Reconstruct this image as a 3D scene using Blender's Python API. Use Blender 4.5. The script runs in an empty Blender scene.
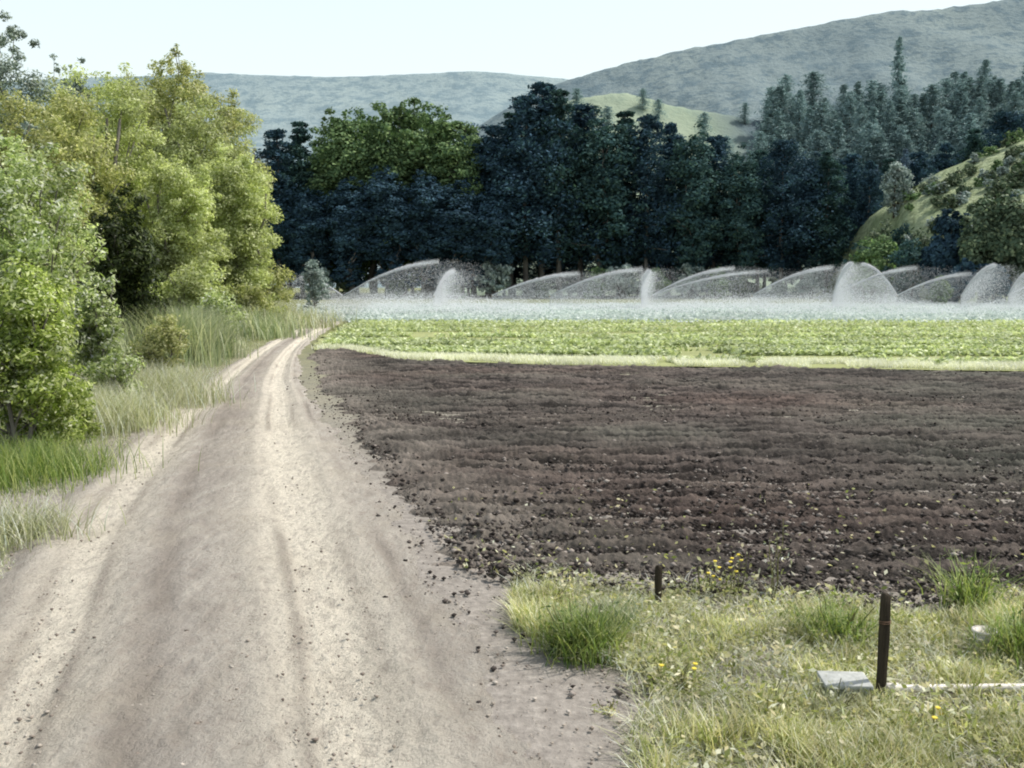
import bpy, math, random
import numpy as np
R = np.random.default_rng(7)
random.seed(7)
sc = bpy.context.scene
COL = sc.collection
F, HZ, EYE = 1000.0, 285.0, 2.0
PITCH = math.atan((384.0 - HZ) / F)

# ------------------------------------------------------------------ camera
cd = bpy.data.cameras.new("camera")
cam = bpy.data.objects.new("camera", cd)
COL.objects.link(cam)
cam.location = (0, 0, EYE)
cam.rotation_euler = (math.pi / 2 - PITCH, 0, 0)
cd.sensor_width = 36.0
cd.lens = 36.0 * F / 1024.0
cd.clip_start = 0.05
cd.clip_end = 9000
sc.camera = cam

def ray(px, py):
    a, b = (px - 512.0) / F, (384.0 - py) / F
    c, s = math.cos(PITCH), math.sin(PITCH)
    return a, c + b * s, -s + b * c
def gnd(px, py, z=0.0):
    dx, dy, dz = ray(px, py)
    t = (z - EYE) / dz
    return dx * t, dy * t
def at(px, py, Y):
    dx, dy, dz = ray(px, py)
    t = Y / dy
    return dx * t, Y, EYE + dz * t
def X_at(px, Y, py=300):
    return at(px, py, Y)[0]

# ------------------------------------------------------------------ world, sun
SUN_EL, SUN_AZ = math.radians(54), math.radians(70)     # azimuth clockwise from +Y
w = bpy.data.worlds.new("World"); sc.world = w; w.use_nodes = True
nt = w.node_tree; nt.nodes.clear()
o = nt.nodes.new("ShaderNodeOutputWorld"); b = nt.nodes.new("ShaderNodeBackground")
s = nt.nodes.new("ShaderNodeTexSky"); s.sky_type = 'NISHITA'; s.sun_disc = False
s.sun_elevation = SUN_EL; s.sun_rotation = SUN_AZ
s.air_density = 1.0; s.dust_density = 3.0; s.ozone_density = 1.0
b.inputs[1].default_value = 0.15
# summer haze: the sky whitens towards the horizon
tcw = nt.nodes.new("ShaderNodeTexCoord"); sx = nt.nodes.new("ShaderNodeSeparateXYZ"); nt.links.new(tcw.outputs["Generated"], sx.inputs[0])
mr = nt.nodes.new("ShaderNodeMapRange"); mr.inputs[1].default_value = 0.0; mr.inputs[2].default_value = 1.1; mr.inputs[3].default_value = 0.97; mr.inputs[4].default_value = 0.0
nt.links.new(sx.outputs[2], mr.inputs[0])
hz = nt.nodes.new("ShaderNodeMix"); hz.data_type = 'RGBA'; nt.links.new(mr.outputs[0], hz.inputs[0]); nt.links.new(s.outputs[0], hz.inputs[6]); hz.inputs[7].default_value = (7.0, 7.9, 7.8, 1)
nt.links.new(hz.outputs[2], b.inputs[0]); nt.links.new(b.outputs[0], o.inputs[0])
sl = bpy.data.lights.new("sun", 'SUN'); sl.energy = 5.0; sl.angle = math.radians(0.53); sl.color = (1.0, 0.95, 0.86)
so = bpy.data.objects.new("sun", sl); COL.objects.link(so)
so.rotation_euler = (math.pi / 2 - SUN_EL, 0, -SUN_AZ + math.pi)
# a sun shines along its local -Z; rotating X by (90-el) then Z so that it comes from the azimuth above
so.rotation_euler = (math.pi / 2 - SUN_EL, 0, math.pi - SUN_AZ)
so.location = (60, 30, 80)
sc.view_settings.view_transform = 'Standard'; sc.view_settings.look = 'None'; sc.view_settings.exposure = 0
sc.cycles.max_bounces = 6; sc.cycles.transparent_max_bounces = 8
sc.cycles.filter_width = 2.0

# ------------------------------------------------------------------ helpers
def srgb(r, g, b_):
    f = lambda c: (c / 255 / 12.92) if c / 255 <= 0.04045 else ((c / 255 + 0.055) / 1.055) ** 2.4
    return (f(r), f(g), f(b_), 1.0)

def build(name, V, Q, mat, parent=None, smooth=False, attrs=None, loc=None):
    V = np.asarray(V, np.float32); Q = np.asarray(Q, np.int32)
    me = bpy.data.meshes.new(name)
    n, k = Q.shape
    me.vertices.add(len(V)); me.vertices.foreach_set("co", V.ravel())
    me.loops.add(n * k); me.loops.foreach_set("vertex_index", Q.ravel())
    me.polygons.add(n)
    me.polygons.foreach_set("loop_start", np.arange(0, n * k, k, dtype=np.int32))
    me.polygons.foreach_set("loop_total", np.full(n, k, np.int32))
    if smooth: me.polygons.foreach_set("use_smooth", np.ones(n, bool))
    me.update(calc_edges=True)
    me.validate()
    for an, av in (attrs or {}).items():
        a = me.attributes.new(an, 'FLOAT', 'POINT'); a.data.foreach_set("value", np.asarray(av, np.float32))
    me.materials.append(mat)
    ob = bpy.data.objects.new(name, me); COL.objects.link(ob)
    if parent: ob.parent = parent
    if loc is not None: ob.location = loc
    return ob

def tag(o, label=None, cat=None, group=None, kind=None):
    if label: o["label"] = label
    if cat: o["category"] = cat
    if group: o["group"] = group
    if kind: o["kind"] = kind
    return o
def thing(name, label, cat, loc, group=None, rz=0.0):
    e = bpy.data.objects.new(name, None); COL.objects.link(e)
    e.location = loc; e.rotation_euler = (0, 0, rz); e.empty_display_size = 0.2
    return tag(e, label, cat, group)
def dup(root, loc, rz=0.0, scale=(1, 1, 1), label=None, group=None):
    r = root.copy(); COL.objects.link(r)
    r.location = loc; r.rotation_euler = (0, 0, rz); r.scale = scale
    if label: r["label"] = label
    if group: r["group"] = group
    for ch in list(root.children):
        c = ch.copy(); COL.objects.link(c); c.parent = r
        for g in list(ch.children):
            d = g.copy(); COL.objects.link(d); d.parent = c
    return r

# value noise (numpy)
_P = R.random((256, 256)).astype(np.float64)
def vnoise(x, y):
    xi = np.floor(x).astype(int); yi = np.floor(y).astype(int)
    fx = x - xi; fy = y - yi
    fx = fx * fx * (3 - 2 * fx); fy = fy * fy * (3 - 2 * fy)
    g = lambda i, j: _P[i & 255, j & 255]
    return (g(xi, yi) * (1 - fx) + g(xi + 1, yi) * fx) * (1 - fy) + (g(xi, yi + 1) * (1 - fx) + g(xi + 1, yi + 1) * fx) * fy
def fbm(x, y, oct_=4, lac=2.03, gain=0.5):
    x = np.asarray(x, float); y = np.asarray(y, float)
    t = np.zeros(np.broadcast(x, y).shape); a = 1.0; n = 0
    for i in range(oct_):
        t += a * (vnoise(x + 17.3 * i, y + 9.1 * i) - 0.5); n += a; a *= gain; x = x * lac; y = y * lac
    return t / n * 2.0
def sstep(a, b_, x):
    t = np.clip((x - a) / (b_ - a), 0, 1); return t * t * (3 - 2 * t)
def gridq(nu, nv):
    i = np.arange(nu - 1)[:, None]; j = np.arange(nv - 1)[None, :]
    a = i * nv + j
    return np.stack([a, a + nv, a + nv + 1, a + 1], -1).reshape(-1, 4)

# ------------------------------------------------------------------ materials
class M:
    def __init__(s, name):
        s.m = bpy.data.materials.new(name); s.m.use_nodes = True
        s.t = s.m.node_tree; s.t.nodes.clear()
        s.out = s.t.nodes.new("ShaderNodeOutputMaterial")
    def n(s, typ, **kw):
        x = s.t.nodes.new(typ)
        for k, v in kw.items(): setattr(x, k, v)
        return x
    def l(s, a, b_): s.t.links.new(a, b_)
    def val(s, sock, v):
        if isinstance(v, bpy.types.NodeSocket): s.l(v, sock)
        else: sock.default_value = v
    def noise(s, scale, detail=4, rough=0.6, vec=None, stretch=None):
        tc = s.n("ShaderNodeTexCoord"); v = vec or tc.outputs["Object"]
        if stretch:
            mp = s.n("ShaderNodeMapping"); mp.inputs["Scale"].default_value = stretch; s.l(v, mp.inputs[0]); v = mp.outputs[0]
        x = s.n("ShaderNodeTexNoise"); x.inputs["Scale"].default_value = scale
        x.inputs["Detail"].default_value = detail; x.inputs["Roughness"].default_value = rough
        s.l(v, x.inputs["Vector"]); return x.outputs["Fac"]
    def ramp(s, fac, stops):
        r = s.n("ShaderNodeValToRGB"); e = r.color_ramp.elements
        while len(e) < len(stops): e.new(0.5)
        for q, (p, c) in zip(e, stops): q.position = p; q.color = c
        s.l(fac, r.inputs[0]); return r.outputs[0]
    def mix(s, fac, a, b_, mode='MIX'):
        x = s.n("ShaderNodeMix", data_type='RGBA', blend_type=mode)
        s.val(x.inputs[0], fac); s.val(x.inputs[6], a); s.val(x.inputs[7], b_); return x.outputs[2]
    def math(s, op, a, b_=0.5):
        x = s.n("ShaderNodeMath", operation=op); s.val(x.inputs[0], a); s.val(x.inputs[1], b_); return x.outputs[0]
    def attr(s, name): return s.n("ShaderNodeAttribute", attribute_name=name).outputs["Fac"]
    def bsdf(s, col, rough=0.8, spec=0.3, bump=None, bstr=0.5, bdist=0.02):
        p = s.n("ShaderNodeBsdfPrincipled"); s.val(p.inputs["Base Color"], col)
        s.val(p.inputs["Roughness"], rough); p.inputs["Specular IOR Level"].default_value = spec
        if bump is not None:
            bn = s.n("ShaderNodeBump"); bn.inputs["Strength"].default_value = bstr; bn.inputs["Distance"].default_value = bdist
            s.l(bump, bn.inputs["Height"]); s.l(bn.outputs[0], p.inputs["Normal"])
        return p
    def end(s, sh): s.l(sh.outputs[0], s.out.inputs[0]); return s.m

def leaf_mat(name, stops, transl=0.35, tcol=None, rough=0.5, spec=0.4, clump=0.8, dark=0.45, objrand=0.25):
    m = M(name)
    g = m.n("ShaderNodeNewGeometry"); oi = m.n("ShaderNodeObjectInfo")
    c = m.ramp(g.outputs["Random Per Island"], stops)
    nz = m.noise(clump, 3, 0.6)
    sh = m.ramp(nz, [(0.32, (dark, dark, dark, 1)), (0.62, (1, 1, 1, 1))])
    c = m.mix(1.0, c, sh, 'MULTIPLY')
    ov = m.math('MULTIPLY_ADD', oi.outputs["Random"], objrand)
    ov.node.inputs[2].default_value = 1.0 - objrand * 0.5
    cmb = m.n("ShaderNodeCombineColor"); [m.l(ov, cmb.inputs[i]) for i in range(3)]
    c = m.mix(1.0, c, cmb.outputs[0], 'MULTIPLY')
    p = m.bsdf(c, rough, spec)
    t = m.n("ShaderNodeBsdfTranslucent")
    m.l(m.mix(1.0, c, tcol or (1.08, 1.15, 0.72, 1), 'MULTIPLY'), t.inputs[0])
    mx = m.n("ShaderNodeMixShader"); mx.inputs[0].default_value = transl
    m.l(p.outputs[0], mx.inputs[1]); m.l(t.outputs[0], mx.inputs[2])
    return m.end(mx)

def bark_mat(name, a, b_, sc_=6):
    m = M(name); nz = m.noise(sc_, 5, 0.7, stretch=(1, 1, 0.2))
    return m.end(m.bsdf(m.ramp(nz, [(0.3, a), (0.7, b_)]), 0.9, 0.1, nz, 0.6, 0.03))

c4 = lambda r, g, b_: (r, g, b_, 1.0)
BARK = bark_mat("bark_brown", c4(0.03, 0.024, 0.018), c4(0.11, 0.09, 0.07))
BARKP = bark_mat("bark_pale", c4(0.09, 0.08, 0.075), c4(0.24, 0.22, 0.20), 2)
L_NEAR = leaf_mat("leaf_near_bush", [(0, c4(0.104, 0.163, 0.026)), (0.4, c4(0.325, 0.413, 0.091)), (0.75, c4(0.572, 0.650, 0.221)), (1, c4(0.880, 0.880, 0.715))], 0.5, clump=1.3, dark=0.42, rough=0.38, spec=0.3)  # pale ramp end carries leaf glints, dark end and clumps the shaded gaps
L_PALE = leaf_mat("leaf_silver_bush", [(0, c4(0.121, 0.182, 0.052)), (0.35, c4(0.392, 0.494, 0.169)), (0.7, c4(0.702, 0.780, 0.416)), (1, c4(0.880, 0.880, 0.880))], 0.48, clump=1.3, dark=0.45, rough=0.5, spec=0.3)  # white ramp end paints sun glints, dark end paints shade between leaves
L_YEL = leaf_mat("leaf_yellow_willow", [(0, c4(0.274, 0.318, 0.110)), (0.5, c4(0.522, 0.575, 0.261)), (1, c4(0.831, 0.869, 0.550))], 0.5, clump=0.45, dark=0.5)
L_OLIVE = leaf_mat("leaf_olive_tree", [(0, c4(0.203, 0.247, 0.070)), (0.5, c4(0.446, 0.468, 0.196)), (1, c4(0.810, 0.780, 0.448))], 0.48, clump=0.45, dark=0.45)
L_BLUEGREY = leaf_mat("leaf_grey_tree", [(0, c4(0.088, 0.130, 0.118)), (0.6, c4(0.240, 0.306, 0.259)), (1, c4(0.480, 0.541, 0.470))], 0.25, clump=0.5, dark=0.6)
L_LINE = leaf_mat("leaf_tree_line_shade_haze", [(0, c4(0.046, 0.088, 0.133)), (0.6, c4(0.060, 0.115, 0.166)), (1, c4(0.088, 0.161, 0.197))], 0.15, c4(1, 1.2, 0.8), rough=0.9, spec=0.04, clump=0.16, dark=0.45)  # navy base colour holds the blue haze and shade of the tree belt
L_LINE2 = leaf_mat("leaf_tree_line_dim_green", [(0, c4(0.048, 0.096, 0.105)), (0.6, c4(0.068, 0.132, 0.135)), (1, c4(0.120, 0.198, 0.169))], 0.15, c4(1, 1.2, 0.8), rough=0.9, spec=0.04, clump=0.16, dark=0.45)  # greener copy, haze and shade likewise put into the leaf colour
L_GAP_SHADE = leaf_mat("leaf_gap_shade", [(0, c4(.018, .03, .008)), (.7, c4(.05, .075, .018)), (1, c4(.13, .17, .045))], 0.25, clump=0.9, dark=0.4, spec=0.2)  # near-black leaf colour paints the shade of the gap between the trees
L_LINEG = leaf_mat("leaf_tree_line_green", [(0, c4(0.086, 0.150, 0.077)), (0.6, c4(0.186, 0.283, 0.132)), (1, c4(0.388, 0.523, 0.232))], 0.2, c4(1, 1.2, 0.8), rough=0.7, spec=0.06, clump=0.16, dark=0.4)  # lighter green paints the sun on the left crowns
L_HAZE = leaf_mat("leaf_slope_conifer_haze", [(0, c4(0.115, 0.176, 0.243)), (0.6, c4(0.189, 0.263, 0.338)), (1, c4(0.284, 0.378, 0.419))], 0.15, c4(1, 1.1, 1), rough=0.8, spec=0.1, clump=0.2, dark=0.6)  # blue grey leaf colour paints the haze over the lower slope rows
L_SHRUB = leaf_mat("leaf_hill_shrub", [(0, c4(0.062, 0.100, 0.062)), (0.6, c4(0.119, 0.169, 0.106)), (1, c4(0.275, 0.325, 0.188))], 0.2, c4(1, 1.1, 0.8), rough=0.7, spec=0.2, clump=0.35, dark=0.5)
L_SILV = leaf_mat("leaf_round_pale_bush", [(0, c4(0.192, 0.256, 0.240)), (0.6, c4(0.384, 0.464, 0.432)), (1, c4(0.640, 0.720, 0.672))], 0.25, c4(1, 1.1, 1), rough=0.6, spec=0.2, clump=0.5, dark=0.5)
G_DRY = leaf_mat("grass_dry", [(0, c4(0.246, 0.267, 0.131)), (0.4, c4(0.507, 0.517, 0.329)), (0.75, c4(0.707, 0.671, 0.569)), (1, c4(0.757, 0.818, 0.792))], 0.4, clump=1.5, dark=0.6, spec=0.3)
G_VERGE = leaf_mat("grass_verge", [(0, c4(0.216, 0.266, 0.074)), (0.3, c4(0.429, 0.461, 0.171)), (0.6, c4(0.732, 0.646, 0.392)), (1, c4(0.862, 0.880, 0.710))], 0.4, clump=2.2, dark=0.5, spec=0.3)
G_REED = leaf_mat("grass_reed", [(0, c4(0.153, 0.216, 0.109)), (0.5, c4(0.371, 0.430, 0.259)), (1, c4(0.719, 0.704, 0.518))], 0.35, clump=0.8, dark=0.55)
G_GREEN = leaf_mat("grass_green", [(0, c4(0.081, 0.157, 0.029)), (0.5, c4(0.227, 0.314, 0.080)), (1, c4(0.486, 0.514, 0.199))], 0.4, clump=4, dark=0.6)
CROP = leaf_mat("crop_leaf", [(0, c4(0.246, 0.299, 0.150)), (0.5, c4(0.470, 0.529, 0.300)), (1, c4(0.717, 0.759, 0.525))], 0.35, clump=0.25, dark=0.7, spec=0.3)
CROPW = leaf_mat("crop_wet_leaf_mist_white", [(0, c4(0.42, 0.5, 0.46)), (0.5, c4(0.58, 0.66, 0.61)), (1, c4(0.75, 0.8, 0.77))], 0.3, c4(1, 1, 1), clump=0.12, dark=0.75, rough=0.7, spec=0.15)  # pale crop leaves whitened further to paint the mist above them

# ------------------------------------------------------------------ plant generators (numpy)
def leaf_quads(C, N, size, asp=0.45, droop=None):
    n = len(C)
    N = N / (np.linalg.norm(N, axis=1, keepdims=True) + 1e-9)
    A = R.normal(size=(n, 3))
    if droop is not None: A = A * 0.5 + droop
    A -= N * (A * N).sum(1, keepdims=True); A /= (np.linalg.norm(A, axis=1, keepdims=True) + 1e-9)
    B = np.cross(N, A)
    s = size * (0.6 + 0.8 * R.random((n, 1)))
    k = s * asp
    V = np.stack([C - A * s * 0.5, C + B * k * 0.5 - A * s * 0.05, C + A * s * 0.5, C - B * k * 0.5 - A * s * 0.05], 1).reshape(-1, 3)
    Q = np.arange(4 * n).reshape(-1, 4)
    return V, Q

def crown(blobs, n, size, clumps=60, crad=0.22, asp=0.45, up=0.5, inner=0.55):
    """leaf clumps spread through ellipsoid lobes; returns leaf geometry and clump centres"""
    B = np.array(blobs, float)
    wts = B[:, 3] * B[:, 4] * B[:, 5]; wts = wts ** 0.7; wts /= wts.sum()
    k = R.choice(len(B), clumps, p=wts)
    d = R.normal(size=(clumps, 3)); d /= np.linalg.norm(d, axis=1, keepdims=True)
    r = (inner + (1 - inner) * R.random((clumps, 1)))
    cc = B[k, :3] + d * r * B[k, 3:6]
    cr = crad * B[k, 3:6].mean(1) * (0.6 + 0.9 * R.random(clumps))
    cw = cr ** 2; cw /= cw.sum()
    q = R.choice(clumps, n, p=cw)
    g = R.normal(size=(n, 3)); gl = np.linalg.norm(g, axis=1, keepdims=True)
    P = cc[q] + g / gl * (R.random((n, 1)) ** 0.5) * cr[q][:, None] * np.array([1.15, 1.15, 0.85])
    N = g / gl * 0.7 + d[q] * 0.4 + R.normal(size=(n, 3)) * 0.6 + np.array([0, 0, up])
    V, Q = leaf_quads(P, N, size, asp)
    return V, Q, cc

def tubes(paths, seg=6):
    """paths: list of (points (k,3), radii (k)) -> one tapered tube mesh"""
    Vs, Qs, off = [], [], 0
    for P, r in paths:
        P = np.asarray(P, float); r = np.asarray(r, float); k = len(P)
        T = np.gradient(P, axis=0); T /= np.linalg.norm(T, axis=1, keepdims=True) + 1e-9
        ref = np.array([0, 0, 1.0]) if abs(T[0][2]) < 0.8 else np.array([1.0, 0, 0])
        A = np.cross(T, ref); A /= np.linalg.norm(A, axis=1, keepdims=True) + 1e-9
        Bn = np.cross(T, A)
        th = np.linspace(0, 2 * np.pi, seg, endpoint=False)
        V = P[:, None, :] + r[:, None, None] * (np.cos(th)[None, :, None] * A[:, None, :] + np.sin(th)[None, :, None] * Bn[:, None, :])
        Vs.append(V.reshape(-1, 3))
        i = np.arange(k - 1)[:, None]; j = np.arange(seg)[None, :]; j2 = (j + 1) % seg
        Qs.append((np.stack([i * seg + j, i * seg + j2, (i + 1) * seg + j2, (i + 1) * seg + j], -1).reshape(-1, 4)) + off)
        off += k * seg
    return np.concatenate(Vs), np.concatenate(Qs)

def limb(p0, p1, r0, r1, n=5, wob=0.06):
    p0 = np.array(p0, float); p1 = np.array(p1, float); L = np.linalg.norm(p1 - p0)
    t = np.linspace(0, 1, n)[:, None]
    P = p0 + (p1 - p0) * t + R.normal(size=(n, 3)) * wob * L * np.sin(t * np.pi) * 0.6
    return P, r0 + (r1 - r0) * t[:, 0]

def trunk_paths(h_top, r, targets, stems=1, spread=0.3, nl=10):
    out = []
    for k in range(stems):
        a = R.random() * 6.28
        top = np.array([math.cos(a) * spread * (stems > 1), math.sin(a) * spread * (stems > 1), h_top])
        b0 = np.array([math.cos(a), math.sin(a), 0]) * r * 1.1 * (stems > 1)
        P, rr = limb(b0, top, r, r * 0.25, 7, 0.05)
        P[0, 2] = -0.1
        rr[0] *= 1.35
        out.append((P, rr))
        idx = R.choice(len(targets), min(nl, len(targets)), replace=False)
        for i in idx:
            tg = targets[i]
            j = int(np.clip(np.searchsorted(P[:, 2], tg[2] * 0.72) - 1, 1, len(P) - 2))
            out.append(limb(P[j], tg, rr[j] * 0.5, rr[j] * 0.08 + 0.006, 5, 0.08))
    return out

def make_tree(name, label, cat, loc, blobs, n, size, leafm, barkm=BARK, clumps=60, crad=0.22, asp=0.45, h_top=None, r=0.12,
              stems=1, spread=0.4, group=None, up=0.5, inner=0.55, rz=0.0, nl=10):
    t = thing(name, label, cat, loc, group, rz)
    V, Q, cc = crown(blobs, n, size, clumps, crad, asp, up, inner)
    build("crown", V, Q, leafm, t)
    if h_top is None: h_top = max(b_[2] for b_ in blobs)
    V, Q = tubes(trunk_paths(h_top, r, cc, stems, spread, nl))
    build("trunk", V, Q, barkm, t, smooth=True)
    return t

def conifer_geo(h, rad, base, n, size, irregular=0.25, power=0.85):
    lv = int((h - base) / (h * 0.035)) + 4
    P = []; N = []; tips = []
    per = n // (lv * 6)
    for i in range(lv):
        z = base + (h - base) * (i + R.random() * 0.6) / lv
        f = max(0.04, (1 - (z - base) / (h - base))) ** power
        if i < 2: f *= 0.6 + 0.2 * i
        for k in range(6):
            a = R.random() * 6.283
            L = rad * f * (1 - irregular + 2 * irregular * R.random()) + 0.15
            t = R.random((per, 1)) ** 0.7
            d = np.array([math.cos(a), math.sin(a), -0.12 + 0.3 * f * 0])
            q = np.array([0, 0, z]) + d * L * t + R.normal(size=(per, 3)) * np.array([0.2, 0.2, 0.2]) * (0.5 * L + 0.35)
            P.append(q); N.append(R.normal(size=(per, 3)) * 0.7 + np.array([0, 0, 0.8]))
            if k == 0: tips.append((np.array([0, 0, z]), np.array([0, 0, z]) + d * L * 0.8))
    V, Q = leaf_quads(np.concatenate(P), np.concatenate(N), size, 0.5)
    paths = [limb((0, 0, -0.2), (0, 0, h * 0.97), h * 0.014, h * 0.002, 8, 0.01)]
    for a_, b_ in tips[::2]: paths.append(limb(a_, b_, h * 0.004, h * 0.001, 4, 0.05))
    TV, TQ = tubes(paths, 6)
    return V, Q, TV, TQ

def blades(P, h, wd, lean, seg=3, dirs=None):
    """grass blades as tapered bent strips at points P (n,3)"""
    n = len(P)
    a = R.random(n) * 6.283; D = np.stack([np.cos(a), np.sin(a), np.zeros(n)], 1)
    if dirs is not None: D = D * 0.6 + dirs; 
    S = np.stack([-np.sin(a), np.cos(a), np.zeros(n)], 1)
    h = np.broadcast_to(np.asarray(h, float), (n,)) * (0.55 + 0.7 * R.random(n))
    ln = lean * (0.3 + 1.2 * R.random(n))
    Vs = []
    for i in range(seg + 1):
        t = i / seg
        c = P + D * (ln * t ** 1.8 * h)[:, None]
        c[:, 2] += h * (t - 0.18 * ln * t * t)
        wv = (wd * (1 - t) ** 0.7 * 0.5 + 0.0004)
        wv = np.broadcast_to(np.asarray(wv), (n,))[:, None]
        Vs += [c - S * wv, c + S * wv]
    V = np.stack(Vs, 1)
    k = 2 * (seg + 1)
    Q = []
    for i in range(seg): Q.append(np.array([2 * i, 2 * i + 1, 2 * i + 3, 2 * i + 2]))
    Q = (np.arange(n)[:, None, None] * k + np.stack(Q)[None]).reshape(-1, 4)
    return V.reshape(-1, 3), Q

def join(*gs):
    Vs, Qs, off = [], [], 0
    for V, Q in gs:
        Vs.append(V); Qs.append(Q + off); off += len(V)
    return np.concatenate(Vs), np.concatenate(Qs)

def boxg(c, s, rz=0.0):
    x, y, z = np.array(s) / 2
    V = np.array([[-x, -y, -z], [x, -y, -z], [x, y, -z], [-x, y, -z], [-x, -y, z], [x, -y, z], [x, y, z], [-x, y, z]])
    cz, sz = math.cos(rz), math.sin(rz)
    V = V @ np.array([[cz, sz, 0], [-sz, cz, 0], [0, 0, 1]]) + np.array(c)
    Q = np.array([[0, 3, 2, 1], [4, 5, 6, 7], [0, 1, 5, 4], [1, 2, 6, 5], [2, 3, 7, 6], [3, 0, 4, 7]])
    return V, Q
def lathe(prof, seg=16, axis='z'):
    pr = np.array(prof, float); k = len(pr)
    th = np.linspace(0, 2 * np.pi, seg, endpoint=False)
    V = np.stack([pr[:, 0][:, None] * np.cos(th), pr[:, 0][:, None] * np.sin(th), np.repeat(pr[:, 1][:, None], seg, 1)], -1).reshape(-1, 3)
    i = np.arange(k - 1)[:, None]; j = np.arange(seg)[None]; j2 = (j + 1) % seg
    Q = np.stack([i * seg + j, i * seg + j2, (i + 1) * seg + j2, (i + 1) * seg + j], -1).reshape(-1, 4)
    return V, Q
def bevel(o, wdt, seg=2):
    m = o.modifiers.new("bevel", 'BEVEL'); m.width = wdt; m.segments = seg; m.limit_method = 'ANGLE'; return o

# ================================================================== THE SETTING
# ---- ground: one sheet to the horizon
m = M("ground_earth")
nz = m.noise(0.35, 6, 0.65); nf = m.noise(14, 6, 0.7); nm = m.noise(2.2, 5, 0.65)
earth = m.ramp(nf, [(0.3, c4(0.17, 0.153, 0.138)), (0.55, c4(0.27, 0.246, 0.222)), (0.75, c4(0.38, 0.35, 0.315))])
grassy = m.ramp(nm, [(0.35, c4(0.10, 0.12, 0.05)), (0.65, c4(0.22, 0.22, 0.10))])
tc = m.n("ShaderNodeTexCoord"); sep = m.n("ShaderNodeSeparateXYZ"); m.l(tc.outputs["Object"], sep.inputs[0])
far = m.n("ShaderNodeMapRange"); far.inputs[1].default_value = 9; far.inputs[2].default_value = 40; m.l(sep.outputs[1], far.inputs[0])
GROUND = m.end(m.bsdf(m.mix(far.outputs[0], earth, grassy), 0.95, 0.1, nf, 0.7, 0.03))
us = np.concatenate([-np.geomspace(4000, 12, 40), np.linspace(-11.9, 8, 160), np.geomspace(8.2, 4000, 40)])
vs = np.concatenate([-np.geomspace(600, 2, 12), np.linspace(-1.9, 60, 330), np.geomspace(61, 6000, 50)])
U, W = np.meshgrid(us, vs, indexing='ij')
Z = 0.018 * fbm(U * 1.7, W * 1.7, 4) * (np.abs(U) < 12) * (W < 20)
def ground_sink(U, W):
    ry_ = np.array([-6.0, 0.0, 4.1, 5.5, 7.3, 9.6, 11.8, 13.8, 17.4, 23.5, 30, 38, 57])
    l_ = np.array([0.4, -1.45, -2.7, -3.1, -3.7, -4.25, -4.75, -5.2, -5.8, -6.8, -7.9, -8.8, -11.0])
    r_ = np.array([3.2, 1.3, -0.03, -0.33, -0.72, -1.3, -2.0, -2.6, -3.55, -5.1, -6.5, -7.6, -9.6])
    d = np.minimum(U - np.interp(W, ry_, l_), np.interp(W, ry_, r_) - U)
    return 0.09 * sstep(0.05, 0.4, d) * (W < 60)
Z = Z - ground_sink(U, W)
ground = build("ground", np.stack([U, W, Z], -1).reshape(-1, 3), gridq(len(us), len(vs)), GROUND, smooth=True)
tag(ground, "grey brown earth and rough grass under the whole valley", kind="structure")

# ---- dirt road
road_px = [(768, -150, 505), (700, -88, 478), (640, -48, 452), (560, 2, 412), (500, 58, 372), (455, 106, 342), (430, 136, 326),
           (400, 180, 308), (370, 222, 296), (350, 256, 300), (337, 282, 315), (327, 303, 334), (320, 312, 345), (313, 320, 352), (309, 322, 350)]
ry, rl, rr = [], [], []
for y, a_, b_ in road_px:
    xa, Y = gnd(a_, y); xb, _ = gnd(b_, y); ry.append(Y); rl.append(xa); rr.append(xb)
ry = np.array([-6.0, 0.0] + ry); rl = np.array([0.4, -1.45] + rl); rr = np.array([3.2, 1.3] + rr)
def road_edges(Y): return np.interp(Y, ry, rl), np.interp(Y, ry, rr)
def smoothed(Y):
    acc0 = acc1 = 0
    for k in np.linspace(-0.12, 0.12, 7):
        a_, b_ = road_edges(Y + k * (Y + 3)); acc0 = acc0 + a_; acc1 = acc1 + b_
    return acc0 / 7, acc1 / 7
Ys = np.concatenate([np.linspace(-5.5, 3.5, 30), 3.52 + np.cumsum(0.012 + np.linspace(0, 1, 520) ** 2.2 * 0.36)])
Ys = Ys[Ys < 80]
ts = np.linspace(-0.09, 1.09, 230)
YY, TT = np.meshgrid(Ys, ts, indexing='ij')
L_, R_ = smoothed(YY)
XX = L_ + (R_ - L_) * TT
wob = 0.02 * fbm(YY * 0.35, YY * 0 + 3.3, 3)
T2 = TT + wob
def gz(c, s_): return np.exp(-((T2 - c) / s_) ** 2)
edge = np.minimum(TT + 0.05, 1.05 - TT) + 0.06 * fbm(XX * 1.3, YY * 1.3, 4)
brk = np.clip(0.55 + 1.6 * fbm(XX * 0.9, YY * 0.7, 4), 0, 1.3)
Z = 0.05 * sstep(-0.03, 0.12, edge) - 0.035
Z += -0.035 * gz(0.2, 0.085) - 0.035 * gz(0.76, 0.085)
Z += 0.016 * gz(0.33, 0.035) + 0.014 * gz(0.62, 0.03) + 0.014 * gz(0.08, 0.03) + 0.014 * gz(0.89, 0.03)
Z += 0.5 * brk * (-0.014 * gz(0.41, 0.022) - 0.012 * gz(0.155, 0.010) - 0.012 * gz(0.245, 0.010) - 0.012 * gz(0.715, 0.010) - 0.010 * gz(0.80, 0.010) - 0.012 * gz(0.945, 0.014))
Z += 0.016 * fbm(XX * 5, YY * 2.2, 4) + 0.014 * fbm(XX * 17, YY * 17, 3) + 0.03 * fbm(XX * 0.8, YY * 0.4, 2)
Z = Z + 0.015
m = M("road_dirt")
tt = m.attr("tt"); trk = m.attr("track"); rut = m.attr("rut")
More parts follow.
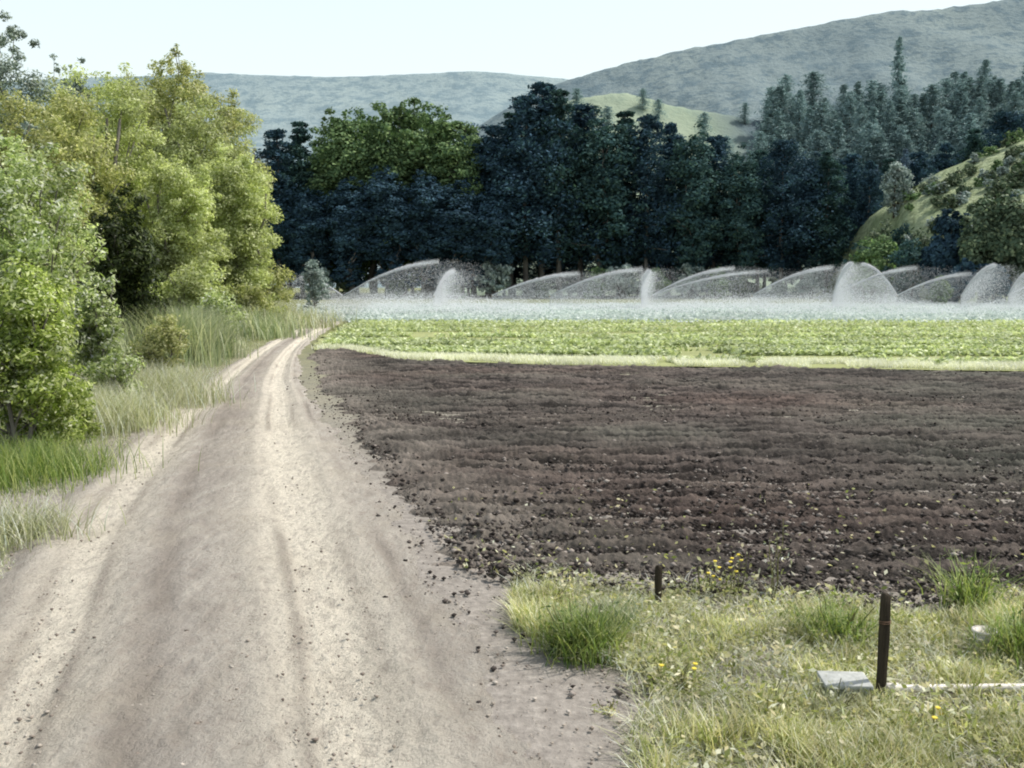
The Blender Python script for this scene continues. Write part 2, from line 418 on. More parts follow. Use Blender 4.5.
nf = m.noise(38, 6, 0.75); nm = m.noise(3.2, 6, 0.65, stretch=(2.2, 0.5, 1)); nl_ = m.noise(0.8, 4, 0.6)
base = m.ramp(nm, [(0.28, c4(0.28, 0.254, 0.224)), (0.55, c4(0.385, 0.353, 0.317)), (0.75, c4(0.50, 0.462, 0.41))])
pale = m.ramp(nf, [(0.3, c4(0.60, 0.55, 0.46)), (0.7, c4(0.80, 0.74, 0.63))])
col = m.mix(m.math('MULTIPLY', trk, 0.9), base, pale)
col = m.mix(rut, col, c4(0.22, 0.19, 0.165))
col = m.mix(m.ramp(nf, [(0.32, c4(.5, .5, .5)), (0.45, c4(0, 0, 0))]), col, c4(0.17, 0.145, 0.125))
nd = m.noise(7, 6, 0.75, stretch=(1.6, 0.7, 1))
col = m.mix(m.ramp(nd, [(0.3, c4(.75, .75, .75)), (0.52, c4(0, 0, 0))]), col, c4(0.32, 0.28, 0.245))
col = m.mix(m.ramp(nl_, [(0.5, c4(0, 0, 0)), (0.7, c4(.35, .35, .35))]), col, c4(0.47, 0.42, 0.34))
hb = m.math('ADD', nf, m.math('MULTIPLY', nd, 1.5))
ROAD = m.end(m.bsdf(col, 0.95, 0.1, hb, 1.0, 0.035))
track = np.clip(gz(0.2, 0.11) + 1.15 * gz(0.75, 0.15) + 0.12 * fbm(XX * 1.1, YY * 0.5, 3), 0, 1)
rutv = np.clip(0.55 * (gz(0.40, 0.035) + gz(0.14, 0.018) + gz(0.26, 0.02) + gz(0.69, 0.018) + gz(0.945, 0.02) + 0.7 * gz(0.84, 0.02)) * brk + 0.55 * gz(0.48, 0.13) * sstep(7, 16, YY) * (0.75 + 0.8 * fbm(XX, YY * 0.4, 3)), 0, 0.62)
lug = (np.sin(YY * 2 * np.pi / 0.16 + np.abs(np.sin(T2 * 30)) * 3) > 0.2) * np.clip(1.5 * fbm(XX * 0.7, YY * 0.35, 3) + 0.15, 0, 1)
Z = Z - 0.007 * lug * (gz(0.2, 0.05) + gz(0.33, 0.03) + gz(0.76, 0.05) + gz(0.62, 0.025)) * (YY < 16)
road = build("road", np.stack([XX, YY, Z], -1).reshape(-1, 3), gridq(len(Ys), len(ts)), ROAD, smooth=True,
             attrs={"tt": TT.ravel(), "track": track.ravel(), "rut": rutv.ravel()})
tag(road, "pale rutted dirt road curving away to the left", kind="structure")

# ---- tilled field
near_px = [(180, 505), (340, 524), (408, 562), (505, 581), (640, 592), (760, 603), (900, 612), (1024, 606), (1250, 600)]
NP = np.array([gnd(*p) for p in near_px])
def near_edge(a):                       # a = X/Y -> Y of the near edge
    k = NP[:, 0] / NP[:, 1]; return np.interp(a, k, NP[:, 1])
far_px = [(260, 349), (345, 351), (400, 361), (560, 366), (800, 369), (1024, 372), (1250, 375)]
FP = np.array([gnd(*p) for p in far_px])
def far_edge(a):
    k = FP[:, 0] / FP[:, 1]; return np.interp(a, k, FP[:, 1])
A = np.linspace(-0.24, 0.66, 800); nv = 430
TV = np.linspace(0, 1, nv)
AA, VV = np.meshgrid(A, TV, indexing='ij')
y0 = near_edge(AA) - 0.55; y1 = far_edge(AA) + 0.5
y1 = np.maximum(y1, y0 + 0.4)
FY = 1.0 / ((1 / y0) * (1 - VV) + (1 / y1) * VV); FX = AA * FY
rows = np.sin((FY * 0.985 + FX * 0.05 + 0.12 * fbm(FX * 0.5, FY * 0.5, 2)) * 2 * np.pi / 0.42)
Z = 0.038 * rows + 0.06 * fbm(FX * 2.2, FY * 4.2, 5, gain=0.62) + 0.055 * np.maximum(fbm(FX * 8, FY * 11, 4, gain=0.7), -0.15) + 0.02 * fbm(FX * 26, FY * 26, 2) + 0.06 * fbm(FX * .4, FY * .4, 2)
dE = np.minimum(FY - near_edge(AA), (far_edge(AA) - FY)); dL = FX - smoothed(FY)[1] - 0.10 - 0.1 * sstep(6, 12, FY); dE = np.minimum(dE, dL)
dE = dE + 0.35 * fbm(FX * 1.1, FY * 1.1, 4)
fade = sstep(-0.25, 0.55, dE)
fade = fade
Z = (Z + 0.05) * fade - 0.10 * (1 - fade)
m = M("tilled_soil")
nf = m.noise(24, 6, 0.75); nm = m.noise(2.4, 6, 0.7, stretch=(0.35, 1.9, 1)); nl_ = m.noise(0.22, 4, 0.6)
ed = m.attr("edge")
base = m.ramp(nf, [(0.28, c4(0.010, 0.0085, 0.008)), (0.5, c4(0.026, 0.022, 0.0205)), (0.72, c4(0.072, 0.061, 0.057))])
base = m.mix(m.ramp(nm, [(0.42, c4(0, 0, 0)), (0.68, c4(0.6, 0.6, 0.6))]), base, c4(0.13, 0.11, 0.10))
base = m.mix(m.ramp(nl_, [(0.45, c4(0, 0, 0)), (0.65, c4(.45, .45, .45))]), base, c4(0.085, 0.083, 0.07))
nx = m.noise(0.13, 3, 0.55, stretch=(0.6, 1.3, 1))
base = m.mix(1.0, base, m.ramp(nx, [(0.36, c4(.72, .80, .78)), (0.5, c4(1, 1, 1)), (0.64, c4(1.1, 1.0, .97))]), 'MULTIPLY')
rg = m.math('ADD', m.math('MULTIPLY', m.attr("ridge"), 0.6), m.math('MULTIPLY', nm, 0.8))
base = m.mix(1.0, base, m.ramp(rg, [(0.42, c4(.42, .42, .42)), (0.66, c4(.95, .95, .95)), (0.9, c4(1.7, 1.68, 1.64))]), 'MULTIPLY')
base = m.mix(ed, base, c4(0.25, 0.22, 0.19))
SOIL = m.end(m.bsdf(base, 0.95, 0.12, nf, 0.9, 0.03))
ev = np.clip((1 - sstep(-0.1, 1.2, np.minimum(dL * 0.6, dE + 0.2))) * 0.9 * (0.6 + 0.8 * fbm(FX * 2, FY * 2, 3)), 0, 0.8)
field = build("tilled_field", np.stack([FX, FY, Z], -1).reshape(-1, 3), gridq(len(A), nv), SOIL, smooth=True, attrs={"edge": ev.ravel(), "ridge": (rows * 0.5 + 0.5).ravel()})
tag(field, "dark brown freshly tilled soil with clods", kind="structure")
def field_point(n, bias=1.0):
    a = -0.205 + 0.85 * R.random(n); t = R.random(n) ** bias
    ya, yb = near_edge(a) - 0.1, far_edge(a) - 0.3
    y = 1.0 / ((1 / ya) * (1 - t) + (1 / yb) * t); x = a * y; k = x > smoothed(y)[1] + 0.3; return x[k], y[k]
# clods
V0, Q0 = [], []
ico = np.array([[0, 0, 1], [.9, 0, .4], [.28, .85, .4], [-.72, .53, .4], [-.72, -.53, .4], [.28, -.85, .4], [0, 0, -.6]])
it = np.array([[0, 1, 2], [0, 2, 3], [0, 3, 4], [0, 4, 5], [0, 5, 1], [6, 2, 1], [6, 3, 2], [6, 4, 3], [6, 5, 4], [6, 1, 5]])
def clods(x, y, z, size):
    n = len(x)
    V = ico[None] * (0.65 + 0.7 * R.random((n, 7, 1)))
    a = R.random(n) * 6.28; ca, sa = np.cos(a)[:, None], np.sin(a)[:, None]
    V = np.stack([V[..., 0] * ca - V[..., 1] * sa, V[..., 0] * sa + V[..., 1] * ca, V[..., 2] * 0.8], -1)
    V = V * size[:, None, None] + np.stack([x, y, z], 1)[:, None, :]
    return V.reshape(-1, 3), (np.arange(n)[:, None, None] * 7 + it[None]).reshape(-1, 3)
x, y = field_point(26000)
Vc, Qc = clods(x, y, 0.02 + 0.05 * R.random(len(x)), 0.008 + 0.028 * R.random(len(x)) ** 4)
n = 3200
yb = 4.6 + 18 * R.random(n) ** 1.6; xb = smoothed(yb)[1] + 0.9 * R.normal(size=n) * np.clip(yb / 9, .5, 1.2) + 0.25; k = (xb > smoothed(yb)[1] - 0.35) & (R.random(n) < np.clip((yb - 4.5) / 4.0, 0.12, 1)); xb, yb = xb[k], yb[k]
Vd, Qd = clods(xb, yb, np.full(len(xb), 0.012), 0.006 + 0.022 * R.random(len(xb)) ** 3); Vc, Qc = join((Vc, Qc), (Vd, Qd))
m = M("soil_clod"); g = m.n("ShaderNodeNewGeometry"); nf = m.noise(30, 4, 0.7)
CLOD = m.end(m.bsdf(m.ramp(g.outputs["Random Per Island"], [(0, c4(0.03, 0.025, 0.023)), (0.6, c4(0.075, 0.063, 0.058)), (0.85, c4(0.17, 0.145, 0.13)), (1, c4(0.34, 0.30, 0.27))]), 0.95, 0.1, nf, 0.6, 0.01))
tag(build("soil_clods", Vc, Qc, CLOD), "loose dark clods strewn over the tilled soil", kind="stuff")
# pebbles on the road and the bare margin
n = 5200
y = 1 / (1 / 3.6 + (1 / 22 - 1 / 3.6) * R.random(n)); a_, b_ = smoothed(y); t = R.random(n) * 1.55 - 0.15
x = a_ + (b_ - a_) * t
Vc, Qc = clods(x, y, np.full(n, 0.012), 0.004 + 0.013 * R.random(n) ** 4)
m = M("road_stone"); g = m.n("ShaderNodeNewGeometry"); nf = m.noise(40, 3)
tag(build("road_gravel", Vc, Qc, m.end(m.bsdf(m.ramp(g.outputs["Random Per Island"], [(0, c4(0.16, 0.13, 0.11)), (0.6, c4(0.30, 0.26, 0.22)), (1, c4(0.5, 0.45, 0.4))]), 0.9, 0.2, nf, 0.4, 0.005))),
    "small stones and crumbs on the dirt road", kind="stuff")

# ---- crop field beyond the soil
def flat_poly(name, a0, a1, ya, yb, z, mat, na=120, nvv=60, kindlabel=""):
    a = np.linspace(a0, a1, na); t = np.linspace(0, 1, nvv); A2, T3 = np.meshgrid(a, t, indexing='ij')
    Y0, Y1 = ya(A2), yb(A2); y = Y0 + (Y1 - Y0) * T3
    x = np.maximum(A2 * y, smoothed(np.minimum(y, 56))[1] - np.maximum(y - 56, 0) * 0.1 + 0.3 + 0.25 * fbm(y * 0.8, y * 0, 3))
    zz = z + 0.02 * fbm(x * 1.2, y * 1.2, 3)
    return tag(build(name, np.stack([x, y, zz], -1).reshape(-1, 3), gridq(na, nvv), mat, smooth=True), kindlabel, kind="structure")
m = M("crop_soil"); nz = m.noise(0.5, 5, 0.7, stretch=(0.25, 1.6, 1)); nf = m.noise(9, 5, 0.7)
cs = m.ramp(nz, [(0.3, c4(0.15, 0.17, 0.07)), (0.6, c4(0.30, 0.33, 0.15))])
CROPS = m.end(m.bsdf(m.mix(m.ramp(nf, [(0.4, c4(0, 0, 0)), (0.7, c4(.5, .5, .5))]), cs, c4(0.36, 0.35, 0.19)), 0.95, 0.1, nf, 0.6, 0.05))
Ymid = 53.0
flat_poly("crop_field", -0.225, 0.72, lambda a: far_edge(a) - 0.15, lambda a: 0 * a + Ymid, 0.035, CROPS, 140, 80, "yellow green field of low crop rows")
m = M("wet_soil_mist_white"); nz = m.noise(0.25, 5, 0.7, stretch=(0.15, 1.2, 1)); nf = m.noise(3, 4, 0.7)
WETS = m.end(m.bsdf(m.ramp(nz, [(0.3, c4(0.38, 0.45, 0.41)), (0.6, c4(0.52, 0.58, 0.54)), (0.8, c4(0.62, 0.68, 0.64))]), 0.6, 0.4, nf, 0.4, 0.05))  # soil colour whitened to paint the spray mist over the field
flat_poly("wet_field", -0.225, 0.72, lambda a: 0 * a + Ymid - 0.2, lambda a: 0 * a + 100, 0.05, WETS, 100, 60, "silvery green field soaked by the sprinklers, whitened in colour for the mist")
# crop leaves
n = 120000
a = -0.215 + 0.85 * R.random(n); k = R.random(n)
ya = far_edge(a) + 1.6; y = 1 / (1 / ya + (1 / Ymid - 1 / ya) * k)
y = np.round(y / 0.8) * 0.8 + R.normal(size=n) * 0.16
x = a * y
bandn = np.sin(y * 2 * np.pi / 4.6 + 0.6 * fbm(x * 0.08, y * 0, 2)) + 0.5 * np.sin(y * 2 * np.pi / 2.1)
keep = (fbm(x * 0.25, y * 0.9, 3) > -0.12 - 0.1 * bandn) & (bandn > -0.55 + 0.6 * R.random(n)) & (x > smoothed(y)[1] + 0.5 + 0.5 * R.random(n))
x, y = x[keep], y[keep]
P = np.stack([x, y, 0.04 + 0.16 * R.random(len(x))], 1)
N = R.normal(size=P.shape) * 0.5 + np.array([0, 0, 0.9])
V, Q = leaf_quads(P, N, 0.17, 0.5)
tag(build("crop_plants", V, Q, CROP), "low yellow green crop plants in long rows", kind="stuff")
n = 40000
a = -0.215 + 0.06 * R.random(n) ** 3 + 0.80 * R.random(n); k = R.random(n)
y = 1 / (1 / Ymid + (1 / 98. - 1 / Ymid) * k); y = np.round(y / 1.2) * 1.2 + R.normal(size=n) * 0.25
P = np.stack([a * y, y, 0.08 + 0.22 * R.random(n)], 1)
V, Q = leaf_quads(P, R.normal(size=P.shape) * 0.5 + np.array([0, 0, 0.9]), 0.24, 0.5)
tag(build("wet_crop_plants", V, Q, CROPW), "wet crop plants, mist white in their colour, under the sprinkler spray", kind="stuff")
# pale dry strip at the near edge of the crop
n = 42000
a = -0.225 + 0.86 * R.random(n); y = far_edge(a) + 0.1 + 1.75 * R.random(n) + 0.25 * fbm(a * 30, a * 0, 3)
k = (a * y > smoothed(y)[1] + 0.3 + 3 * R.random(n) ** 2) & (fbm(a * 25, y * .5, 3) > -0.3); a, y = a[k], y[k]; n = len(a)
P = np.stack([a * y, y, np.full(n, 0.02)], 1)
V, Q = blades(P, 0.16, 0.02, 0.7, 2)
STRAW = leaf_mat("straw", [(0, c4(0.660, 0.682, 0.462)), (0.5, c4(0.858, 0.869, 0.660)), (1, c4(0.880, 0.880, 0.825))], 0.3, c4(1, 1, .9), clump=0.7, dark=0.8, spec=0.3)
tag(build("dry_grass_strip", V, Q, STRAW), "bright straw coloured grass strip between soil and crop", kind="stuff")

# ---- hills
def hill(name, ridge_px, Yb, Yr, Yback, mat, label, amp, na=220, nd=70, fr=0.01, zmin=-3.0):
    rp = np.array(ridge_px, float)
    px = np.linspace(rp[0, 0], rp[-1, 0], na)
    # smooth interpolation of the skyline
    yy = np.interp(px, rp[:, 0], rp[:, 1]); kk = 9; yy = np.convolve(np.pad(yy, kk // 2, mode='edge'), np.ones(kk) / kk, 'valid')
    hr = np.array([at(p, q, Yr)[2] for p, q in zip(px, yy)])
    d = np.concatenate([np.linspace(0, 1, nd), 1 + np.linspace(0.05, 1, 14)])
    PX, D = np.meshgrid(px, d, indexing='ij'); HR = np.repeat(hr[:, None], len(d), 1)
    Y = np.where(D <= 1, Yb + (Yr - Yb) * D, Yr + (Yback - Yr) * (D - 1))
    X = (PX - 512) / F * Y * 1.0
    prof = np.where(D <= 1, np.clip(D, 0, 1) ** 0.85 * (0.35 + 0.65 * np.clip(D, 0, 1)) , 1 - sstep(0, 1, D - 1) * 0.8)
    prof = np.where(D <= 1, sstep(0, 1, 0.12 + 0.38 * D + 0.5 * D * D) , prof) if False else prof
    nzv = fbm(X * fr, Y * fr, 5) * amp - np.abs(fbm(X * fr * 0.8 + 31, Y * fr * 0.25 + 7, 4)) * amp * 1.2
    Z = HR * prof + nzv * np.clip(np.minimum(D * 3, np.abs(1 - D) * 2 + 0.12), 0, 1) * 0.9
    Z = Z + amp * 0.05 * fbm(X * fr * 14, Y * fr * 14, 3) * (D > 0.1)
    Z = np.where(D < 0.02, zmin, Z)
    ob = build(name, np.stack([X, Y, Z], -1).reshape(-1, 3), gridq(na, len(d)), mat, smooth=True)
    tag(ob, label, kind="structure")
    def zat(px_, dd):
        h = float(np.interp(px_, px, hr)); y = Yb + (Yr - Yb) * dd; x = (px_ - 512) / F * y
        return x, y, h * dd ** 0.85 * (0.35 + 0.65 * dd) + float(fbm(x * fr, y * fr, 5)) * amp * min(dd * 3, abs(1 - dd) * 2 + 0.12, 1) * 0.9
    return zat
def hill_mat(name, a, b_, c_, s1, s2):
    m = M(name); n1 = m.noise(s1, 6, 0.6); n2 = m.noise(s2, 5, 0.7)
    c = m.ramp(n1, [(0.35, a), (0.65, b_)])
    c = m.mix(m.ramp(n2, [(0.46, c4(0, 0, 0)), (0.6, c4(.9, .9, .9))]), c, c_)
    n3 = m.noise(s2 * 4, 4, 0.7); c = m.mix(m.ramp(n3, [(0.5, c4(0, 0, 0)), (0.62, c4(.5, .5, .5))]), c, c_)
    return m.end(m.bsdf(c, 1.0, 0.0, n3, 0.5, 5.0))
HFAR = hill_mat("far_hill", c4(0.215, 0.275, 0.30), c4(0.27, 0.33, 0.335), c4(0.16, 0.22, 0.25), 0.004, 0.03)  # aerial haze mixed into the hill's base colours
HBIG = hill_mat("big_hill", c4(0.175, 0.22, 0.235), c4(0.235, 0.28, 0.275), c4(0.12, 0.165, 0.19), 0.005, 0.04)  # bluish greys paint distance haze onto this hill too
m = M("slope"); n1 = m.noise(0.03, 6, 0.6); n2 = m.noise(0.12, 5, 0.7)
c = m.ramp(n1, [(0.35, c4(0.20, 0.25, 0.19)), (0.65, c4(0.28, 0.33, 0.25))])  # grass colours paled and blued to hold haze
c = m.mix(m.ramp(n2, [(0.5, c4(0, 0, 0)), (0.66, c4(.8, .8, .8))]), c, c4(0.20, 0.26, 0.21))
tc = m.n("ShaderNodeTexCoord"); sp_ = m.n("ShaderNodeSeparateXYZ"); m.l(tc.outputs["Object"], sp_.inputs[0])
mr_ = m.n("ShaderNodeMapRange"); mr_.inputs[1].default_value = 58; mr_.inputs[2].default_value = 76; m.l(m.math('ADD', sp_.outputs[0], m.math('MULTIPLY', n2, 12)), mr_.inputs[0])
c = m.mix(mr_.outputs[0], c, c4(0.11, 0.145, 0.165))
HMID = m.end(m.bsdf(c, 1.0, 0.0, n2, 0.6, 2.0))
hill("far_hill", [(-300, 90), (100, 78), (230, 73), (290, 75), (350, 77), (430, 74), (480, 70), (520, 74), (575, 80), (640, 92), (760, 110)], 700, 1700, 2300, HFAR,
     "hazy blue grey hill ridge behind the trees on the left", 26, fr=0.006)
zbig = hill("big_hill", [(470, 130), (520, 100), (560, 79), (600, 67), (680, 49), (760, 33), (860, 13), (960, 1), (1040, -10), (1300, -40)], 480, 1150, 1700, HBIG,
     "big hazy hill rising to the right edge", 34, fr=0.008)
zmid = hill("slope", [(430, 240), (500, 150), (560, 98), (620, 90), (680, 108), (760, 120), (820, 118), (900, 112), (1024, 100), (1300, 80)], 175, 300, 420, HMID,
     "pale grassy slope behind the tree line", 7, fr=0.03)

# hillock on the right
HX, HY = 84.0, 132.0
def hk(x, y):
    x = np.asarray(x, float); y = np.asarray(y, float)
    top = 11.4 + 0.58 * np.maximum(x - 49.5, 0) - 0.002 * np.maximum(x - 49.5, 0) ** 2
    fx = sstep(46, 51.5, x + 1.2 * fbm(y * 0.2, y * 0, 2)) * (1 - sstep(118, 137, x))
    fy = (0.55 * sstep(100, 116, y) + 0.45 * sstep(110, 139, y)) * (1 - sstep(142, 167, y))
    return top * fx * fy + 1.3 * fbm(x * 0.13, y * 0.13, 4) * fx * fy - 0.4 * (1 - fx * fy)
us = np.linspace(HX - 54, HX + 54, 130); vs = np.linspace(HY - 36, HY + 36, 90)
U, W = np.meshgrid(us, vs, indexing='ij')
m = M("hillock_grass"); n1 = m.noise(0.25, 6, 0.65); n2 = m.noise(1.4, 5, 0.7)
c = m.ramp(n1, [(0.35, c4(0.22, 0.275, 0.15)), (0.62, c4(0.42, 0.47, 0.30))])
c = m.mix(m.ramp(n2, [(0.45, c4(0, 0, 0)), (0.6, c4(.7, .7, .7))]), c, c4(0.15, 0.175, 0.10))
HKM = m.end(m.bsdf(c, 1.0, 0.0, n2, 0.9, 0.6))
tag(build("hillock", np.stack([U, W, hk(U, W)], -1).reshape(-1, 3), gridq(130, 90), HKM, smooth=True), "pale grassy hillock at the right edge", kind="structure")

m = M("tree_line_shade_floor"); n1 = m.noise(0.3, 5, 0.7)
SHADE_FLOOR = m.end(m.bsdf(m.ramp(n1, [(0.35, c4(0.03, 0.035, 0.03)), (0.7, c4(0.08, 0.085, 0.06))]), 1.0, 0.0, n1, 0.6, 0.3))  # dark colour paints the shade on the ground behind the trunks
us = np.linspace(-60, 85, 100); vs = np.linspace(146, 240, 50); U, W = np.meshgrid(us, vs, indexing='ij')
W = W + 2.5 * fbm(U * 0.2, U * 0, 3)
tag(build("tree_line_shade_floor", np.stack([U, W, 0.06 + 0.25 * (0.5 + 0.5 * fbm(U * .3, W * .3, 3))], -1).reshape(-1, 3), gridq(100, 50), SHADE_FLOOR, smooth=True), "dark sheet painted as shade on the ground under the tree line", kind="structure")

# ================================================================== LEFT ROADSIDE TREES AND SHRUBS
def blobset(w_, d_, h0, h1, k=9, top=0.55, jit=0.3):
    """irregular lobes filling a w_ x d_ crown from h0 to h1"""
    out = []
    H = h1 - h0
    for i in range(k):
        t = (i + R.random() * 0.8) / k
        wr = math.sin(math.pi * (0.18 + 0.74 * t)) ** 0.7
        a = R.random() * 6.28; q = (0.25 + 0.75 * R.random()) * 0.55
        rx = w_ * 0.5 * (0.36 + 0.22 * R.random()) * (0.6 + 0.4 * wr)
        out.append((math.cos(a) * q * w_ * 0.5 * wr, math.sin(a) * q * d_ * 0.5 * wr, h0 + rx * 0.5 + (H - rx) * t, rx, rx * d_ / w_, rx * (0.75 + 0.3 * R.random())))
    out.append((0, 0, h0 + H * 0.55, w_ * 0.3, d_ * 0.3, H * 0.42))
    return out
def roadside(name, label, cat, px, Y, topy, wpx, h0, leafm, n, size, k=9, clumps=90, crad=0.3, stems=3, r=0.08, depth=None, bark=BARKP, asp=0.4, group="trees and shrubs along the left of the road", inner=0.5, up=0.5):
    x = X_at(px, Y); top = at(px, topy, Y)[2]; w_ = wpx / F * Y
    clumps = int(clumps * 2.4); crad = crad * 0.82; inner = 0.3; n = int(n * 1.15)
    return make_tree(name, label, cat, (x, Y, 0), blobset(w_, depth or w_, h0, top, k + 4), n, size, leafm, bark, clumps, crad, asp,
                     h_top=top * 0.75, r=r, stems=stems, spread=w_ * 0.22, group=group, inner=inner, up=up)
# nearest shrubs
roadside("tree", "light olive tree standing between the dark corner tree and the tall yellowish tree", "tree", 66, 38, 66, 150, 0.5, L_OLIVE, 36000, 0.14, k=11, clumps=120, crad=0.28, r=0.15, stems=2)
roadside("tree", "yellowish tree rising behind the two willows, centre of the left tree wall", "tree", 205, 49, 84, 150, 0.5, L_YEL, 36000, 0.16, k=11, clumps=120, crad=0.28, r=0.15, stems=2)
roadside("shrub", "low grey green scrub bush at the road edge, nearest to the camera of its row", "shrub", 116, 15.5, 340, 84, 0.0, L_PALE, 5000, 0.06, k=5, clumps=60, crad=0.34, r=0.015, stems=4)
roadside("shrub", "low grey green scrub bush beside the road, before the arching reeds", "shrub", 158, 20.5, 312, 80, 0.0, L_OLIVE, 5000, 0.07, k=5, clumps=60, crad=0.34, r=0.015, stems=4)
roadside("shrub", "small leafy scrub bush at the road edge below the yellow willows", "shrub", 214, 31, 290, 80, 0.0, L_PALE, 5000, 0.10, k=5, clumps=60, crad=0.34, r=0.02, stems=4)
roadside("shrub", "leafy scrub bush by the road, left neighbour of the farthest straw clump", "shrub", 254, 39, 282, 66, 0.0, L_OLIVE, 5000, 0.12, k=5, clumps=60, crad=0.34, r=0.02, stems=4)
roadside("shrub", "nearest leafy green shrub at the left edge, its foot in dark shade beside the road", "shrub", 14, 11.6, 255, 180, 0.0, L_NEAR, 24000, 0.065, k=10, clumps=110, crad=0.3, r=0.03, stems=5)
roadside("shrub", "tall silvery leaved shrub at the left edge with glints put into its leaf colour", "shrub", 26, 14.2, 112, 210, 0.3, L_PALE, 30000, 0.075, k=11, clumps=130, crad=0.28, r=0.04, stems=5)
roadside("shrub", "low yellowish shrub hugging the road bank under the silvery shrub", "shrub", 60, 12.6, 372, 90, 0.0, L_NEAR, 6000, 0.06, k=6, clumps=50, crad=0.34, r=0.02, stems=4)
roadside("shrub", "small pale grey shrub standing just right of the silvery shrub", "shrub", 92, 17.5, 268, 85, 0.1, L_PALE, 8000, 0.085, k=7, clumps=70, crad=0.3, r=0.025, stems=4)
roadside("shrub", "shrub coloured as dark shade in the hollow between the silvery shrub and the yellow willow", "shrub", 122, 24.5, 188, 110, 0.0, L_GAP_SHADE, 16000, 0.12, k=8, clumps=80, crad=0.3, r=0.05, stems=4)
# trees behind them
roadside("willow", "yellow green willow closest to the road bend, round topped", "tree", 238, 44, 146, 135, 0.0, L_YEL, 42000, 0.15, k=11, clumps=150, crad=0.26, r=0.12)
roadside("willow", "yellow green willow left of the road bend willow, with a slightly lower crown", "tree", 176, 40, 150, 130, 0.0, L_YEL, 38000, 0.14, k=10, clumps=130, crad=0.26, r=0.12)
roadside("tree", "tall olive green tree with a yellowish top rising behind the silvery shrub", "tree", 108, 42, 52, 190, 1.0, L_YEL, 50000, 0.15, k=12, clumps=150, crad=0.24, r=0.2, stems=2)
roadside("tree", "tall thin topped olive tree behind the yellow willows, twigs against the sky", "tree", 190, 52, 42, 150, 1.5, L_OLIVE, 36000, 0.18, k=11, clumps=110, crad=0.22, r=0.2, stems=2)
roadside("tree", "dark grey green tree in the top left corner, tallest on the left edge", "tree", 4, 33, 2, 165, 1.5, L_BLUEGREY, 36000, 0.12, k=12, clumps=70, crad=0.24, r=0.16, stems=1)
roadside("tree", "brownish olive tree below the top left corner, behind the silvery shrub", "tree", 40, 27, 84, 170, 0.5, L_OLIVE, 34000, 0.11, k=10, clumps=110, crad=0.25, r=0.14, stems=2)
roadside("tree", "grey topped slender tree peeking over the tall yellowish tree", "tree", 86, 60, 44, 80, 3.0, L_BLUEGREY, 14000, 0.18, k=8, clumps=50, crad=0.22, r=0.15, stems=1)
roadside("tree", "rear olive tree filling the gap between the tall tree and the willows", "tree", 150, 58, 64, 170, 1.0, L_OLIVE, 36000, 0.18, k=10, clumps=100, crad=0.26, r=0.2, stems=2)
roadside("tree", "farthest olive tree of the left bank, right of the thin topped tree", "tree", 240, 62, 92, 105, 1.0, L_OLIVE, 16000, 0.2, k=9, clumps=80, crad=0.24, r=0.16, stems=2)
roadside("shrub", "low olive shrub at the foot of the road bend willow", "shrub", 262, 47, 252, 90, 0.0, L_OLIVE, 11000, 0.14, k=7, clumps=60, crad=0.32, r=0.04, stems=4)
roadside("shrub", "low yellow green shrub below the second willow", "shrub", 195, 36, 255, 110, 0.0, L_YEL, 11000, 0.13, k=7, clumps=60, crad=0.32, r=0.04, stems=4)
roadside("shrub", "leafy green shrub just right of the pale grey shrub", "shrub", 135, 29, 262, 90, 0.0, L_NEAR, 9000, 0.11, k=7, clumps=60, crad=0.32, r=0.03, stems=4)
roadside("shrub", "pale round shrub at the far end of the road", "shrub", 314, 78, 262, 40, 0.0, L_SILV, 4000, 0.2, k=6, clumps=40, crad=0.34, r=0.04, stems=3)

# grasses along the left bank
def bank_points(n, y0, y1, off0, off1):
    y = 1 / (1 / y0 + (1 / y1 - 1 / y0) * R.random(n)); a_, _ = smoothed(y)
    x = a_ + off0 - (off0 - off1) * R.random(n) * 1.0
    return x, y
x, y = bank_points(52000, 5.0, 40, 0.15, -2.6)
k = (fbm(x * 0.9, y * 0.9, 3) > -0.25); x, y = x[k], y[k]
a_, _ = smoothed(y); dd = np.clip((a_ - x) / 1.2, 0.12, 1)
V, Q = blades(np.stack([x, y, np.full(len(x), -0.01)], 1), 0.30 * dd, np.maximum(0.006, 0.0006 * y), 0.7, 3)
tag(build("bank_grass", V, Q, G_DRY), "dry pale grass along the left bank of the road", kind="stuff")
x, y = bank_points(9000, 4.2, 12, -0.15, -2.2)
a_, _ = smoothed(y); dd = np.clip((a_ - x) / 0.9, 0.25, 1)
V, Q = blades(np.stack([x, y, np.full(len(x), -0.01)], 1), 0.24 * dd, 0.007, 0.6, 3)
tag(build("bank_green_grass", V, Q, G_GREEN), "short green grass at the left edge of the road", kind="stuff")
# reed clumps
def tuft(name, label, px, py, h, rad, n, mat, wd, lean=0.5, cat="grass clump", group=None):
    x, y = gnd(px, py)
    q = R.normal(size=(n, 2)) * rad * 0.5
    P = np.stack([q[:, 0], q[:, 1], np.full(n, -0.02)], 1)
    V, Q = blades(P, h, wd, lean, 4)
    return tag(build(name, V, Q, mat, loc=(x, y, 0)), label, cat, group)
GB = "tall grass clumps on the left bank"
tuft("reed_clump", "broad grey green reed clump, leftmost on the bank behind the dry grass", 128, 368, 1.25, 1.5, 1900, G_REED, 0.018, 0.5, group=GB)
tuft("reed_clump", "tall arching reed clump with a dark shaded foot beside the road", 172, 366, 1.5, 0.9, 2600, G_REED, 0.02, 0.7, group=GB)
tuft("reed_clump", "green reed clump right of the arching one, near the road edge", 196, 358, 1.3, 0.9, 2400, G_REED, 0.02, 0.5, group=GB)
